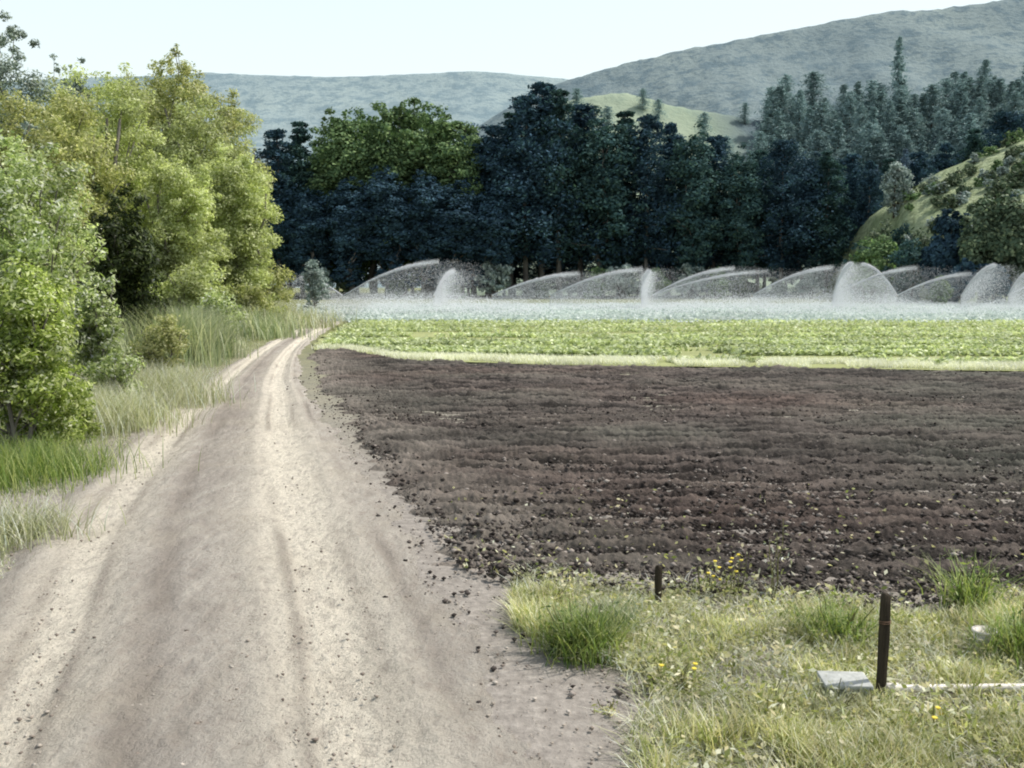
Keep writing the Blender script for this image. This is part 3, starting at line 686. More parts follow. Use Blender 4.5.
tuft("grass_clump", "straw coloured grass clump at the foot of the nearest shrub", 105, 428, 0.6, 0.9, 2600, G_DRY, 0.009, 0.7, group=GB)
tuft("grass_clump", "pale dry grass clump between the reeds and the road", 150, 405, 0.7, 1.0, 2800, G_DRY, 0.010, 0.7, group=GB)
tuft("grass_clump", "olive grass clump on the bank below the willows", 232, 338, 1.2, 2.2, 2600, G_REED, 0.03, 0.6, group=GB)
tuft("grass_clump", "farthest straw grass clump where the road bends", 268, 328, 1.0, 2.6, 2600, G_DRY, 0.035, 0.6, group=GB)
tuft("grass_clump", "yellow straw grass clump at the left edge by the road ruts", 12, 540, 0.32, 0.5, 900, G_DRY, 0.009, 0.8, group=GB)
tuft("grass_clump", "bright green grass clump under the nearest shrub at the left edge", 22, 478, 0.4, 0.9, 2200, G_GREEN, 0.008, 0.6, group=GB)

# ================================================================== TREE LINE
def proto_broad(h, w_, h0, n, size, mat, k=11):
    t = thing("tree", "x", "tree", (0, 0, -500))
    V, Q, cc = crown(blobset(w_, w_, h0, h, k), n, size, 260, 0.24, 0.6, 0.4, 0.35)
    build("crown", V, Q, mat, t)
    V, Q = tubes(trunk_paths(h * 0.8, h * 0.014, cc, 1, 0, 9)); build("trunk", V, Q, BARKP, t, smooth=True)
    return t
def proto_con(h, rad, base, n, size, mat, irr=0.3, power=0.8, name="conifer", bark=None):
    t = thing(name, "x", "tree", (0, 0, -500))
    V, Q, TV, TQ = conifer_geo(h, rad, base, n, size, irr, power)
    build("crown", V, Q, mat, t); build("trunk", TV, TQ, bark or BARK, t, smooth=True)
    return t
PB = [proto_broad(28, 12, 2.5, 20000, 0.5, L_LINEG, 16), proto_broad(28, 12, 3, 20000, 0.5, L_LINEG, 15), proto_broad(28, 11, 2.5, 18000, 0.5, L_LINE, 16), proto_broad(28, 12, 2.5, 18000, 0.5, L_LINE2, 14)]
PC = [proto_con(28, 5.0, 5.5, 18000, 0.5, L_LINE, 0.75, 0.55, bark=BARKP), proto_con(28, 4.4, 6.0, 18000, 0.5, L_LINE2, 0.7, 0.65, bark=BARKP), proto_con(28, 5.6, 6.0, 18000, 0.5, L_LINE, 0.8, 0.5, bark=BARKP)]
USED = set()
def place(proto, loc, rz, scale, label, group):
    if proto.name not in USED:
        USED.add(proto.name)
        proto.location = loc; proto.rotation_euler = (0, 0, rz); proto.scale = scale
        proto["label"] = label; proto["group"] = group; return proto
    return dup(proto, loc, rz, scale, label, group)
line = [  # px, top py, Y, kind, label
 (280, 128, 150, 'c', "dark conifer at the left end of the tree line, beside the yellow willow"),
 (303, 121, 153, 'c', "second dark conifer from the left end of the tree line"),
 (326, 124, 156, 'g', "green broadleaf tree with a lower crown left of the rounded sunlit crowns"),
 (349, 106, 150, 'g', "leftmost of the tall sunlit green crowns in the tree line"),
 (375, 100, 154, 'g', "second sunlit green crown from the left in the tree line"),
 (400, 94, 150, 'g', "tallest sunlit rounded green crown of the left group"),
 (427, 97, 156, 'g', "sunlit yellowish green crown right of the tallest rounded one"),
 (452, 107, 150, 'g', "sunlit green crown on the right shoulder of the left group"),
 (474, 117, 155, 'b', "darker broadleaf crown sloping down at the right of the left group"),
 (493, 124, 150, 'c', "dark conifer in the dip left of the tallest conifers"),
 (511, 112, 154, 'c', "dark conifer on the left shoulder of the tallest conifer"),
 (526, 95, 150, 'c', "second tallest dark conifer, just left of the tallest"),
 (542, 81, 152, 'c', "tallest dark conifer of the tree line, at its middle"),
 (559, 89, 150, 'c', "tall dark conifer just right of the tallest one"),
 (580, 104, 155, 'c', "dark conifer where the tree line steps down under the pale slope"),
 (601, 112, 150, 'b', "dark broadleaf tree below the pale slope, right of the tall conifers"),
 (623, 110, 154, 'c', "pointed dark conifer against the left part of the pale slope"),
 (645, 115, 150, 'c', "pointed dark conifer behind the brightest vertical water jet"),
 (668, 122, 156, 'c', "dark conifer under the middle of the pale slope"),
 (690, 128, 150, 'b', "dark round crowned tree under the right of the pale slope"),
 (712, 136, 154, 'c', "short dark conifer left of the yellow green slope patch"),
 (735, 148, 150, 'b', "low dark round tree in front of the yellow green slope patch"),
 (757, 150, 155, 'c', "dark conifer just right of the yellow green slope patch"),
 (780, 140, 150, 'c', "dark conifer where the hazy slope conifers begin"),
 (802, 146, 152, 'b', "dark broadleaf tree below the hazy slope conifers"),
 (825, 150, 150, 'c', "dark conifer behind the vertical jet right of centre"),
 (848, 154, 155, 'c', "dark conifer third left of the round pale bush"),
 (866, 160, 150, 'c', "dark conifer second left of the round pale bush"),
 (884, 158, 172, 'c', "dark conifer directly behind the round pale bush"),
 (912, 152, 176, 'c', "dark conifer rising behind the left foot of the hillock"),
 (940, 142, 180, 'c', "dark conifer rising behind the middle of the hillock"),
 (968, 128, 184, 'c', "dark conifer rising behind the right half of the hillock"),
 (998, 112, 188, 'c', "dark conifer behind the hillock, second from the right edge"),
 (1024, 100, 190, 'c', "dark conifer behind the hillock at the right edge"),
]
line += [(px, ty, 145.5, 'n', lab) for px, ty, lab in [  # dark trees added to stand in for shade low on the lit crowns
 (312, 186, "short tree added as dark shade in front of the left end of the tree line"), (352, 172, "short tree added as dark shade in front of the leftmost sunlit crowns"), (388, 160, "broad tree added as dark shade before the tallest sunlit crown"),
 (424, 166, "broad tree added as dark shade before the yellowish sunlit crown"), (458, 176, "short tree added as dark shade before the right shoulder of the sunlit crowns"), (492, 184, "short tree added as dark shade in front of the dip left of the tallest conifers")]]
GL = "trees of the dark tree line across the field"
def slope_z(x, Y):
    return 0.0
for i, (px, ty, Y, kd, lab) in enumerate(line):
    x = X_at(px, Y); h = at(px, ty, Y)[2]
    zb = 0.0
    if Y > 170: zb = max(0, zmid(px, max(0.0, (Y - 175) / 125.0))[2] - 0.5) if Y > 175 else 0
    sc_ = (h - zb) / 28.0
    p = {'c': PC[i % 3], 'g': PB[i % 2], 'b': PB[2 + i % 2], 'n': PB[2]}[kd]
    wv = (0.95 + 0.25 * R.random()) * (1.5 if kd == 'n' else 1.05)
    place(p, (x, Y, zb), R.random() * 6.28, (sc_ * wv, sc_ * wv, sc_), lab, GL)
for i in range(44):
    px = 280 + i * 13.8 + R.normal() * 4; Y = 161 + R.random() * 9
    ty = np.interp(px, [q[0] for q in line], [q[1] for q in line]) + (16 + 12 * R.random() if i % 2 else 70 + 40 * R.random())
    x = X_at(px, Y); h = at(px, ty, Y)[2]; s_ = h / 28.0
    p = PC[i % 3] if i % 3 else PB[2 + i % 2]
    place(p, (x, Y, 0), R.random() * 6.28, (max(s_, .75) * 1.1, max(s_, .75) * 1.1, s_), "dark tree of the rear row, half hidden behind the front of the tree line", "rear row of the tree line")
# understorey
PS = []
for k in range(3):
    t = thing("understorey_shrub", "x", "shrub", (0, 0, -500))
    V, Q, cc = crown(blobset(5, 5, 0.0, 4.0, 6), 2200, 0.42, 36, 0.34, 0.6, 0.4, 0.5)
    build("crown", V, Q, [L_SHRUB, L_LINEG, L_SILV][k], t); V, Q = tubes(trunk_paths(2.4, 0.08, cc, 3, 0.8, 4)); build("trunk", V, Q, BARK, t)
    PS.append(t)
und = [(322, 268, 2), (348, 276, 0), (395, 270, 0), (455, 272, 1), (495, 262, 2), (540, 276, 0), (598, 268, 1), (622, 264, 2), (655, 268, 1), (690, 264, 2), (716, 268, 1), (742, 272, 0), (775, 276, 0), (810, 268, 2), (850, 274, 1), (878, 270, 0)]
nm_ = {0: "dark green", 1: "leafy green", 2: "pale"}
wh = ["left end of the tree line", "left conifers", "sunlit green crowns", "right shoulder of the sunlit crowns", "dip left of the tallest conifers", "tallest conifer",
      "round tree right of the tall conifers", "pointed conifer under the slope", "brightest vertical jet", "middle of the right tree line", "low round tree by the slope patch", "short conifer by the slope patch",
      "hazy slope conifers", "vertical jet right of centre", "conifers left of the pale bush", "round pale bush"]
for (px, ty, k), wz in zip(und, wh):
    Y = 143 + R.random() * 4; h = at(px, ty, Y)[2]; s_ = h / 4.0
    place(PS[k], (X_at(px, Y), Y, 0), R.random() * 6.28, (s_ * 0.95, s_ * 0.95, s_), f"{nm_[k]} shrub below the {wz}", "undergrowth shrubs below the tree line")

# ---- conifers on the hazy slope
L_HAZE2 = leaf_mat("leaf_crest_conifer_haze", [(0, c4(0.196, 0.282, 0.300)), (0.6, c4(0.264, 0.362, 0.368)), (1, c4(0.330, 0.436, 0.412))], 0.15, c4(1, 1.1, 1), rough=0.8, spec=0.1, clump=0.2, dark=0.85)  # paler copy for the upper rows, more haze painted into the leaves
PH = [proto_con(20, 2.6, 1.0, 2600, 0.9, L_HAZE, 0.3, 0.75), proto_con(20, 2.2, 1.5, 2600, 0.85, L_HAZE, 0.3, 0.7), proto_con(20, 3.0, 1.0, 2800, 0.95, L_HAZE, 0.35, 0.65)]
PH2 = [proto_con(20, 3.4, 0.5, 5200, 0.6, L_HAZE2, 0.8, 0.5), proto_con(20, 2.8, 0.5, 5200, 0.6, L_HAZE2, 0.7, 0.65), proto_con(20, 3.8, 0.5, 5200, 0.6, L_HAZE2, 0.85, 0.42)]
cnt = 0
for row, dd in enumerate([0.26, 0.40, 0.54, 0.68, 0.8, 0.9, 1.0]):
    px = 752 + R.random() * 14 + (0 if row > 1 else 10)
    while px < 1045:
        x, y, z = zmid(px, dd + R.normal() * 0.02)
        h = (6 + 10 * R.random()) if dd < 0.95 else (5 + 8 * R.random() ** 2); s_ = h / 20.0; wd_ = (0.35 + 0.65 * s_) * (1.0 + 0.6 * R.random())
        place((PH2 if dd > 0.62 else PH)[cnt % 3], (x, y, z - 0.4), R.random() * 6.28, (wd_, wd_, s_),
              ["hazy conifer in the lowest row on the slope", "hazy conifer in the second row up the slope", "hazy conifer in the third row up the slope",
               "hazy conifer in the fourth row up the slope", "hazy conifer in the fifth row up the slope", "hazy conifer in the sixth row, just below the slope crest", "hazy conifer of the top row on the slope crest, spire against the big hill"][row],
              "blue grey conifers covering the slope on the right"); cnt += 1
        px += 6.5 + 7 * R.random()
# the single tall spire on the crest
x, y, z = zmid(889, 0.97); h = at(889, 34, y)[2] - z
place(PH2[1], (x, y, z - 0.4), 1.0, (h / 20 * 0.9, h / 20 * 0.9, h / 20), "tallest blue grey spire standing alone on the slope crest, right of centre", "blue grey conifers covering the slope on the right")
# scattered trees on the pale slope
for px, dd, h, lab in [(575, 0.9, 9, "small tree at the left end of the pale slope crest"), (640, 0.95, 6, "low tree on the crest of the pale slope"), (700, 0.85, 8, "small tree on the pale slope left of the yellow green patch"), (740, 0.97, 6, "small tree above the yellow green patch on the slope crest"), (605, .8, 9, "tree on the pale slope below its left crest"), (668, .75, 9, "tree half way up the pale slope"), (722, .7, 10, "tree on the pale slope right above the tree line"), (655, .9, 7, "small round tree near the crest of the pale slope")]:
    x, y, z = zmid(px, dd); s_ = h / 20.0
    place(PH2[2], (x, y, z - 0.3), R.random() * 6, (s_ * 1.6, s_ * 1.6, s_), lab, "scattered trees on the pale slope")

# ---- distant woods on the big hill: one mass of far trees
P, N = [], []
for q in range(4200):
    px = 560 + 520 * R.random(); dd = 0.03 + 0.6 * R.random()
    dens = np.clip(fbm(px * 0.012, dd * 5, 4) * 1.8 + 0.75 - 1.25 * dd + 0.4 * (px - 800) / 250, 0.0, 1)
    if dens < 0.3 or R.random() > dens: continue
    x, y, z = zbig(px, dd); h = 9 + 9 * R.random()
    zz = R.random((44, 1)) ** 1.4; r_ = (1 - zz) * h * 0.22 + 0.4
    P.append(np.concatenate([x + R.normal(size=(44, 1)) * r_, y + R.normal(size=(44, 1)) * r_, z + zz * h - 0.5], 1)); N.append(R.normal(size=(44, 3)) + [0, 0, .5])
WOODS = leaf_mat("leaf_distant_wood_haze", [(0, c4(0.14, 0.185, 0.215)), (0.6, c4(0.175, 0.22, 0.245)), (1, c4(0.21, 0.255, 0.27))], 0.1, c4(1, 1, 1), rough=0.9, spec=0.05, clump=0.02, dark=0.8)  # leaf colours close to the hill's, with its haze painted in
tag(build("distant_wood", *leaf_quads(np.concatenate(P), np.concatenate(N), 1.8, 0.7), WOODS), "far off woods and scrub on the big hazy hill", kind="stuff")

# ---- shrubs on the hillock
def hill_shrub(px, py, Y, hpx, wpx, mat, label, n=2600, size=0.4, name="shrub", stems=3):
    x = X_at(px, Y); zb = max(float(hk(x, Y)), 0.0) - 0.25
    h = hpx / F * Y; w_ = wpx / F * Y
    make_tree(name, label, "shrub" if name == "shrub" else "tree", (x, Y, zb), blobset(w_, w_, 0.0 if name == "shrub" else h * 0.12, h, 7), n, size, mat, BARK, 60 if n < 3000 else 170, 0.3 if n < 3000 else 0.24, 0.6, h_top=h * 0.6, r=h * 0.02, stems=stems, spread=w_ * 0.2, group="shrubs and trees on the hillock")
hill_shrub(891, 0, 135, 54, 42, L_SILV, "round pale silvery bush at the left foot of the hillock", 4600, 0.36)
hill_shrub(947, 0, 100, 100, 52, L_LINE, "tree with dark navy shade in its leaf colour below the left of the hillock", 9000, 0.42, "tree", 1)
hill_shrub(932, 0, 103, 70, 40, L_LINE, "smaller dark tree at the left of the trees below the hillock", 6000, 0.42, "tree", 1)
hill_shrub(978, 0, 97, 112, 62, L_SHRUB, "grey green tree below the middle of the hillock", 10000, 0.42, "tree", 1)
hill_shrub(1010, 0, 96, 124, 66, L_SHRUB, "taller grey green tree below the hillock at the right edge", 11000, 0.42, "tree", 1)
hill_shrub(1046, 0, 97, 128, 66, L_LINE, "dark tree cut by the right edge below the hillock", 9000, 0.42, "tree", 1)
hill_shrub(962, 0, 95, 50, 40, L_LINE, "low dark tree in front of the grey green trees below the hillock", 5000, 0.4, "tree", 1)
hill_shrub(992, 0, 94, 48, 46, L_LINE, "low dark tree right of the green round bush below the hillock", 5000, 0.4, "tree", 1)
hill_shrub(1022, 0, 94, 52, 46, L_SHRUB, "low grey green tree at the right edge below the hillock", 5000, 0.4, "tree", 1)
hill_shrub(905, 0, 112, 44, 34, L_SHRUB, "grey green shrub right below the round pale bush", 3400, 0.38)
hill_shrub(885, 0, 118, 40, 30, L_LINEG, "green shrub left below the round pale bush", 3000, 0.38)
hill_shrub(940, 0, 92, 34, 27, L_LINEG, "bright green round bush behind the far right water jet", 3200, 0.3)
for q, (px, Y, hp, wp) in enumerate([(858, 124, 62, 44), (874, 128, 84, 46), (866, 114, 66, 50), (900, 117, 80, 50), (920, 112, 84, 52), (884, 108, 68, 56), (908, 104, 66, 56)]):
    hill_shrub(px, 0, Y, hp, wp, [L_LINE2, L_SHRUB, L_LINEG][q % 3], ["dark shrub at the foot of the hillock, farthest left", "tall shrub just left below the round pale bush", "low green shrub at the far left foot of the hillock", "dark shrub straight below the round pale bush",
               "grey green shrub between the pale bush and the dark trees", "broad green shrub in the lowest row left of the dark trees", "broad dark shrub in the lowest row touching the dark trees"][q], 2600, 0.36)
for q in range(60):
    px = 905 + 118 * R.random(); Y = 116 + 22 * R.random()
    hill_shrub(px, 0, Y, 6 + 9 * R.random(), 12 + 16 * R.random(), [L_SHRUB, L_SILV, L_LINEG, L_SHRUB][q % 4], "low clump of scrub dotted on the pale hillock grass", 420, 0.34)
for px, Y, hp, wp, mt, lab in [(912, 118, 14, 22, L_SHRUB, "low shrub on the left shoulder of the hillock"), (935, 121, 16, 26, L_SHRUB, "low shrub left of the dark patch on the hillock"),
                               (990, 122, 26, 34, L_SHRUB, "dark dense shrub in the middle of the hillock"), (1004, 119, 20, 30, L_LINE, "dark shrub right of the densest one on the hillock"),
                               (965, 118, 14, 22, L_SILV, "pale shrub below the crest of the hillock"), (1022, 124, 20, 30, L_SHRUB, "dark shrub on the hillock at the right edge"),
                               (958, 127, 12, 20, L_SHRUB, "small shrub on the hillock crest, left one"), (980, 129, 12, 22, L_SILV, "small pale shrub on the hillock crest, right one")]:
    hill_shrub(px, 0, Y, hp, wp, mt, lab, 1500, 0.34)

# ================================================================== SPRINKLERS
m = M("galvanised_metal"); nz = m.noise(20, 4)
pm = m.bsdf(m.ramp(nz, [(0.3, c4(0.42, 0.43, 0.44)), (0.7, c4(0.62, 0.63, 0.64))]), 0.45, 0.5); pm.inputs["Metallic"].default_value = 0.6
METAL = m.end(pm)
m = M("brass"); nz = m.noise(30, 4); pm = m.bsdf(m.ramp(nz, [(0.3, c4(0.30, 0.22, 0.10)), (0.7, c4(0.45, 0.33, 0.16))]), 0.4, 0.5); pm.inputs["Metallic"].default_value = 0.8; BRASS = m.end(pm)
m = M("spray_water"); nz = m.noise(2.0, 3)
dcol = m.ramp(nz, [(0.3, c4(0.88, 0.90, 0.93)), (0.7, c4(0.95, 0.96, 0.98))])
d1 = m.bsdf(dcol, 0.3, 0.5); t1 = m.n("ShaderNodeBsdfTranslucent"); m.l(dcol, t1.inputs[0])
mx = m.n("ShaderNodeMixShader"); mx.inputs[0].default_value = 0.5; m.l(d1.outputs[0], mx.inputs[1]); m.l(t1.outputs[0], mx.inputs[2])
WATER = m.end(mx)
tet = np.array([[1, 1, 1], [1, -1, -1], [-1, 1, -1], [-1, -1, 1.]]) * 0.58
tf = np.array([[0, 1, 2], [0, 3, 1], [0, 2, 3], [1, 3, 2]])
def drops(P, size):
    n = len(P); V = tet[None] * size[:, None, None] + P[:, None, :]
    return V.reshape(-1, 3), (np.arange(n)[:, None, None] * 4 + tf[None]).reshape(-1, 3)
def jet(az, reach, top, n, z0=1.05, tight=1.0):
    """parabolic stream from the nozzle, breaking into falling spray"""
    d = np.array([math.cos(az), math.sin(az)])
    core = R.random(n) < (0.42 if tight == 1.0 else 0.75)
    reach = reach * 0.74; ph = 0.8 * R.random()
    t = np.where(core, R.random(n) ** 1.1 * 1.25, R.beta(1.25, 2.0, n) * 2.0)
    sprd = 0.03 + tight * 0.30 * np.minimum(t, 1.4) ** 1.6
    xx = reach * t
    u = t * 0.36
    zz = z0 + 4 * (top - z0) * u * (1 - u)
    zz = np.where(core, zz, zz * R.random(n) ** 0.7)
    side = R.normal(size=n) * sprd * np.where(core, 0.35, 1.5); zz = np.maximum(zz + R.normal(size=n) * sprd * 0.28, 0.02)
    P = np.stack([d[0] * xx - d[1] * side, d[1] * xx + d[0] * side, zz], 1)
    return drops(P, np.where(core, (0.017 + 0.026 * R.random(n)) * (1.25 - np.minimum(t, 1.2)) + 0.008, 0.008 + 0.013 * R.random(n)))
def make_sprinkler(px, Y, jets, label, n=34000):
    t = thing("sprinkler", label, "sprinkler", (X_at(px, Y), Y, 0.04), "sprinklers watering the far field")
    V, Q = join(tubes([(np.array([[0, 0, 0], [0, 0, .5], [0, 0, 0.96]]), np.array([.022, .022, .022]))], 8), lathe([(0.0, 0.0), (0.09, 0.0), (0.09, 0.03), (0.03, 0.05), (0.03, 0.09)], 10))
    build("riser", V, Q, METAL, t)
    h = build("sprinkler_head", *join(lathe([(0.0, 0.95), (0.04, 0.95), (0.045, 1.0), (0.03, 1.06), (0.0, 1.07)], 10), boxg((0.0, 0, 1.085), (0.16, 0.025, 0.02))), BRASS, t)
    for az, reach, top, frac in jets:
        nn = int(n * frac)
        plume = abs(math.cos(az)) < 0.2
        V, Q = jet(az, reach, top, int(nn * (1.9 if plume else 1)), tight=0.55 if plume else 1.0)
        build("water_jet", V, Q, WATER, t)
        d = np.array([math.cos(az), math.sin(az), 0])
        k = np.linspace(0, 0.3, 6); P = np.outer(k * reach * 0.74, d); P[:, 2] = 1.05 + 4 * (top - 1.05) * (k * .36) * (1 - k * .36)
        V, Q = tubes([(P, np.array([0.02, 0.03, 0.04, 0.045, 0.045, 0.02]))], 5)
        build("nozzle", *tubes([(np.array([[0, 0, 1.03], d * 0.06 + [0, 0, 1.06], d * 0.16 + [0, 0, 1.1]]), np.array([.016, .014, .010]))], 6), BRASS, h)
D = math.radians
make_sprinkler(343, 82, [(D(8), 8.5, 3.9, 1.0), (D(150), 5, 2.6, .5)], "leftmost sprinkler, its long jet arching right above the end of the road")
make_sprinkler(434, 84, [(D(72), 5.0, 3.2, 1.2)], "sprinkler second from the left with a short steep bright jet")
make_sprinkler(492, 88, [(D(10), 8.5, 3.0, 1.0)], "sprinkler third from the left, its low jet leaning right")
make_sprinkler(550, 84, [(D(6), 8.5, 3.3, 1.0)], "sprinkler at the foot of the tallest conifers, jet arching right")
make_sprinkler(642, 82, [(D(268), 5.5, 3.0, 1.3)], "sprinkler with the brightest upright plume at mid field")
make_sprinkler(652, 90, [(D(12), 8.5, 3.5, 1.0), (D(-5), 11, 3.2, .6)], "sprinkler just right of the brightest plume, wide tent shaped spray")
make_sprinkler(752, 86, [(D(10), 8.0, 3.5, 1.0)], "sprinkler right of the tent shaped spray, jet arching right")
make_sprinkler(833, 82, [(D(265), 6.0, 3.6, 1.3), (D(10), 8.0, 3.4, .7)], "sprinkler with an upright white plume right of centre")
make_sprinkler(897, 90, [(D(95), 8.0, 4.0, 1.2), (D(6), 7.5, 3.0, .7)], "sprinkler below the round pale bush, upright jet and low jet to the right")
make_sprinkler(961, 84, [(D(268), 6.5, 3.5, 1.3)], "sprinkler with an upright plume beside the green round bush")
make_sprinkler(1008, 90, [(D(262), 5.0, 3.0, 1.0), (D(5), 7.0, 3.0, .6)], "rightmost sprinkler near the right edge, upright plume and low spray")
# drifting mist over the wet field
n = 230000
a = -0.23 + 0.84 * R.random(n); y = 58 + 42 * R.random(n)
k = (a > -0.23 + 0.09 * R.random(n) ** 0.7) & (fbm(a * 9, y * 0.06, 3) > -0.25 + 0.3 * R.random(n) - 0.3); a, y = a[k], y[k]; n = len(a)
hgt = 0.45 + 1.3 * np.clip(fbm(a * 14, y * 0.05, 3) + 0.35, 0, 1)
P = np.stack([a * y, y, 0.05 + hgt * R.random(n) ** 2.2], 1)
V, Q = drops(P, 0.012 + 0.02 * R.random(n))
tag(build("spray_mist", V, Q, WATER), "low white mist of drifting droplets over the wet field", kind="stuff")
# supply pipe of the sprinklers
xs = np.linspace(-14, 52, 60); P = np.stack([xs, 84 + 0.8 * fbm(xs * .1, xs * 0, 2), 0.14 + 0 * xs], 1)
pipe = build("irrigation_pipe", *tubes([(P, np.full(60, 0.06))], 8), METAL)
tag(pipe, "long aluminium irrigation pipe lying along the row of sprinklers", "pipe")

# ================================================================== FOREGROUND
# verge grass
def verge_mask(x, y):
    n_ = fbm(x * 1.3, y * 1.3, 3)
    px = 512 + x / y * F
    edge_l = np.interp(y, [3.9, 4.4, 5.0, 5.8, 6.6, 7.0], [665, 625, 600, 520, 505, 540])
    ymax = np.interp(px, [500, 560, 640, 700, 760, 850, 930, 975, 1000, 1060], [7.3, 6.9, 6.6, 6.45, 6.35, 6.2, 5.85, 5.9, 6.3, 6.4])
    return np.minimum(np.clip((px - edge_l) / 90, -1, 1), np.clip((ymax - y) * 1.4, -1, 1)) + 0.6 * n_, n_
n = 70000
y = 3.6 + 3.35 * R.random(n); a = 0.0 + 0.62 * R.random(n); x = a * y
mk, nn = verge_mask(x, y)
k = (mk > 0.05) & (fbm(x * 3.1 + 5, y * 3.1, 3) > -0.02 + 0.36 * R.random(len(x)) - 0.18); x, y, nn, mk = x[k], y[k], nn[k], mk[k]
far_f = np.clip((7.0 - y) / 1.6, 0.3, 1)
V, Q = blades(np.stack([x, y, np.full(len(x), -0.01)], 1), (0.09 + 0.16 * np.clip(nn + 0.35, 0, 1)) * far_f, 0.007, 0.7, 3)
tag(build("verge_grass", V, Q, G_VERGE), "yellow green weedy grass in the foreground at the lower right", kind="stuff")
n = 9000
y = 3.6 + 3.1 * R.random(n); x = (0.02 + 0.6 * R.random(n)) * y; mk, nn = verge_mask(x, y); k = mk > 0.15; x, y = x[k], y[k]
P = np.stack([x, y, 0.02 + 0.09 * R.random(len(x))], 1)
V, Q = leaf_quads(P, R.normal(size=P.shape) * 0.5 + np.array([0, 0, .8]), 0.035, 0.55)
tag(build("verge_weeds", V, Q, G_VERGE), "small broad weed leaves among the foreground grass", kind="stuff")
n = 16000
y = 3.6 + 3.3 * R.random(n); x = (0.0 + 0.62 * R.random(n)) * y; mk, nn = verge_mask(x, y); k = mk > -0.05; x, y = x[k], y[k]
V, Q = blades(np.stack([x, y, np.full(len(x), 0.005)], 1), 0.10, 0.006, 1.6, 2)
tag(build("straw_litter", V, Q, G_DRY), "pale dead straw lying among the foreground weeds", kind="stuff")
# sparse seedlings creeping into the soil edge
n = 1100
x, y = field_point(n, 2.4); k = (y < 9.5); x, y = x[k], y[k]
P = np.stack([x, y, 0.06 + 0.06 * R.random(len(x))], 1)
V, Q = leaf_quads(P, R.normal(size=P.shape) * 0.5 + np.array([0, 0, .8]), 0.04, 0.5)
tag(build("field_seedlings", V, Q, G_VERGE), "scattered tiny weeds at the near edge of the tilled soil", kind="stuff")

m = M("flower_yellow"); nz = m.noise(40); FLOW = m.end(m.bsdf(m.ramp(nz, [(0.3, c4(0.55, 0.42, 0.04)), (0.7, c4(0.75, 0.62, 0.10))]), 0.7, 0.2))
STEM = leaf_mat("weed_stem", [(0, c4(0.12, 0.13, 0.04)), (1, c4(0.3, 0.28, 0.12))], 0.2)
GW = "weeds in the foreground"
def weed(px, py, h, rad, label, leafm, nleaf=260, lsize=0.06, flowers=0, stems=7, lean=0.35, name="weed", asp=0.3, grassy=0):
    x, y = gnd(px, py)
    t = thing(name, label, "weed", (x, y, 0), GW)
    paths, tips = [], []
    for i in range(stems):
        a = R.random() * 6.28; b0 = np.array([math.cos(a), math.sin(a), 0]) * rad * 0.25 * R.random()
        hh = h * (0.55 + 0.5 * R.random()); q = rad * lean * 2 * R.random()
        tip = b0 + np.array([math.cos(a) * q, math.sin(a) * q, hh]); tips.append(tip); b0[2] = -0.02
        paths.append(limb(b0, tip, 0.005, 0.002, 5, 0.05))
    build("stem", *tubes(paths, 5), STEM, t)
    i = R.integers(0, stems, nleaf); k = R.random(nleaf) ** 0.8
    P = np.array([paths[a_][0][min(4, int(b_ * 4.2))] for a_, b_ in zip(i, k)]) + R.normal(size=(nleaf, 3)) * np.array([rad * .28, rad * .28, h * .07])
    P[:, 2] = np.maximum(P[:, 2], 0.015)
    g1 = leaf_quads(P, R.normal(size=(nleaf, 3)) * 0.7 + np.array([0, 0, .6]), lsize, asp)
    if grassy:
        q = R.normal(size=(grassy, 2)) * rad * 0.38
        g1 = join(g1, blades(np.stack([q[:, 0], q[:, 1], np.full(grassy, -0.01)], 1), h * 0.9, 0.008, 0.8, 3))
    build("foliage", *g1, leafm, t)
    for _ in range(flowers):
        P = tips[R.integers(0, stems)] + R.normal(size=3) * np.array([.03, .03, .02])
        c_ = lathe([(0.0, 0.006), (0.006, 0.004), (0.011, 0.008), (0.014, 0.004), (0.0, -0.006)], 8)
        build("flower_head", c_[0] + P, c_[1], FLOW, t)
weed(583, 652, 0.26, 0.26, "bright green weed clump at the left end of the verge beside bare dirt", G_GREEN, 420, 0.035, stems=14, grassy=900)
weed(548, 606, 0.16, 0.22, "low pale green weed clump left of the far stake", G_VERGE, 300, 0.035, stems=9, grassy=400)
weed(612, 628, 0.18, 0.2, "grey green weed clump between the bright green clump and the far stake", G_REED, 300, 0.035, stems=9, grassy=500)
weed(733, 600, 0.32, 0.16, "thin weed with yellow flowers at the edge of the dark soil", G_VERGE, 110, 0.03, 7, 6)
weed(772, 604, 0.58, 0.14, "tallest dry weed stalk standing against the dark soil", G_DRY, 90, 0.035, 0, 4, 0.25)
weed(700, 598, 0.22, 0.14, "small scrubby weed left of the yellow flowered one", G_VERGE, 110, 0.035, 4, 5)
weed(835, 640, 0.22, 0.26, "bright leafy weed clump left of the dark stake", G_GREEN, 300, 0.035, 0, 10, grassy=500)
weed(966, 612, 0.36, 0.2, "dark leafy weed clump at the right, against the soil", G_GREEN, 300, 0.04, 0, 9, grassy=200)
weed(1022, 662, 0.30, 0.26, "green weed clump at the right edge right of the pale tub", G_GREEN, 300, 0.035, 0, 10, grassy=500)
weed(668, 692, 0.16, 0.22, "yellow green weed patch near the middle of the verge", G_VERGE, 480, 0.045, 3, 10)
weed(765, 722, 0.16, 0.24, "olive weed clump low in the frame below the verge middle", G_VERGE, 480, 0.045, 0, 10)
weed(940, 735, 0.14, 0.24, "yellowish weed clump below the white pipe", G_VERGE, 480, 0.045, 3, 10)
weed(607, 712, 0.07, 0.08, "tiny lone weed on the bare dirt", G_VERGE, 60, 0.03, 0, 5)

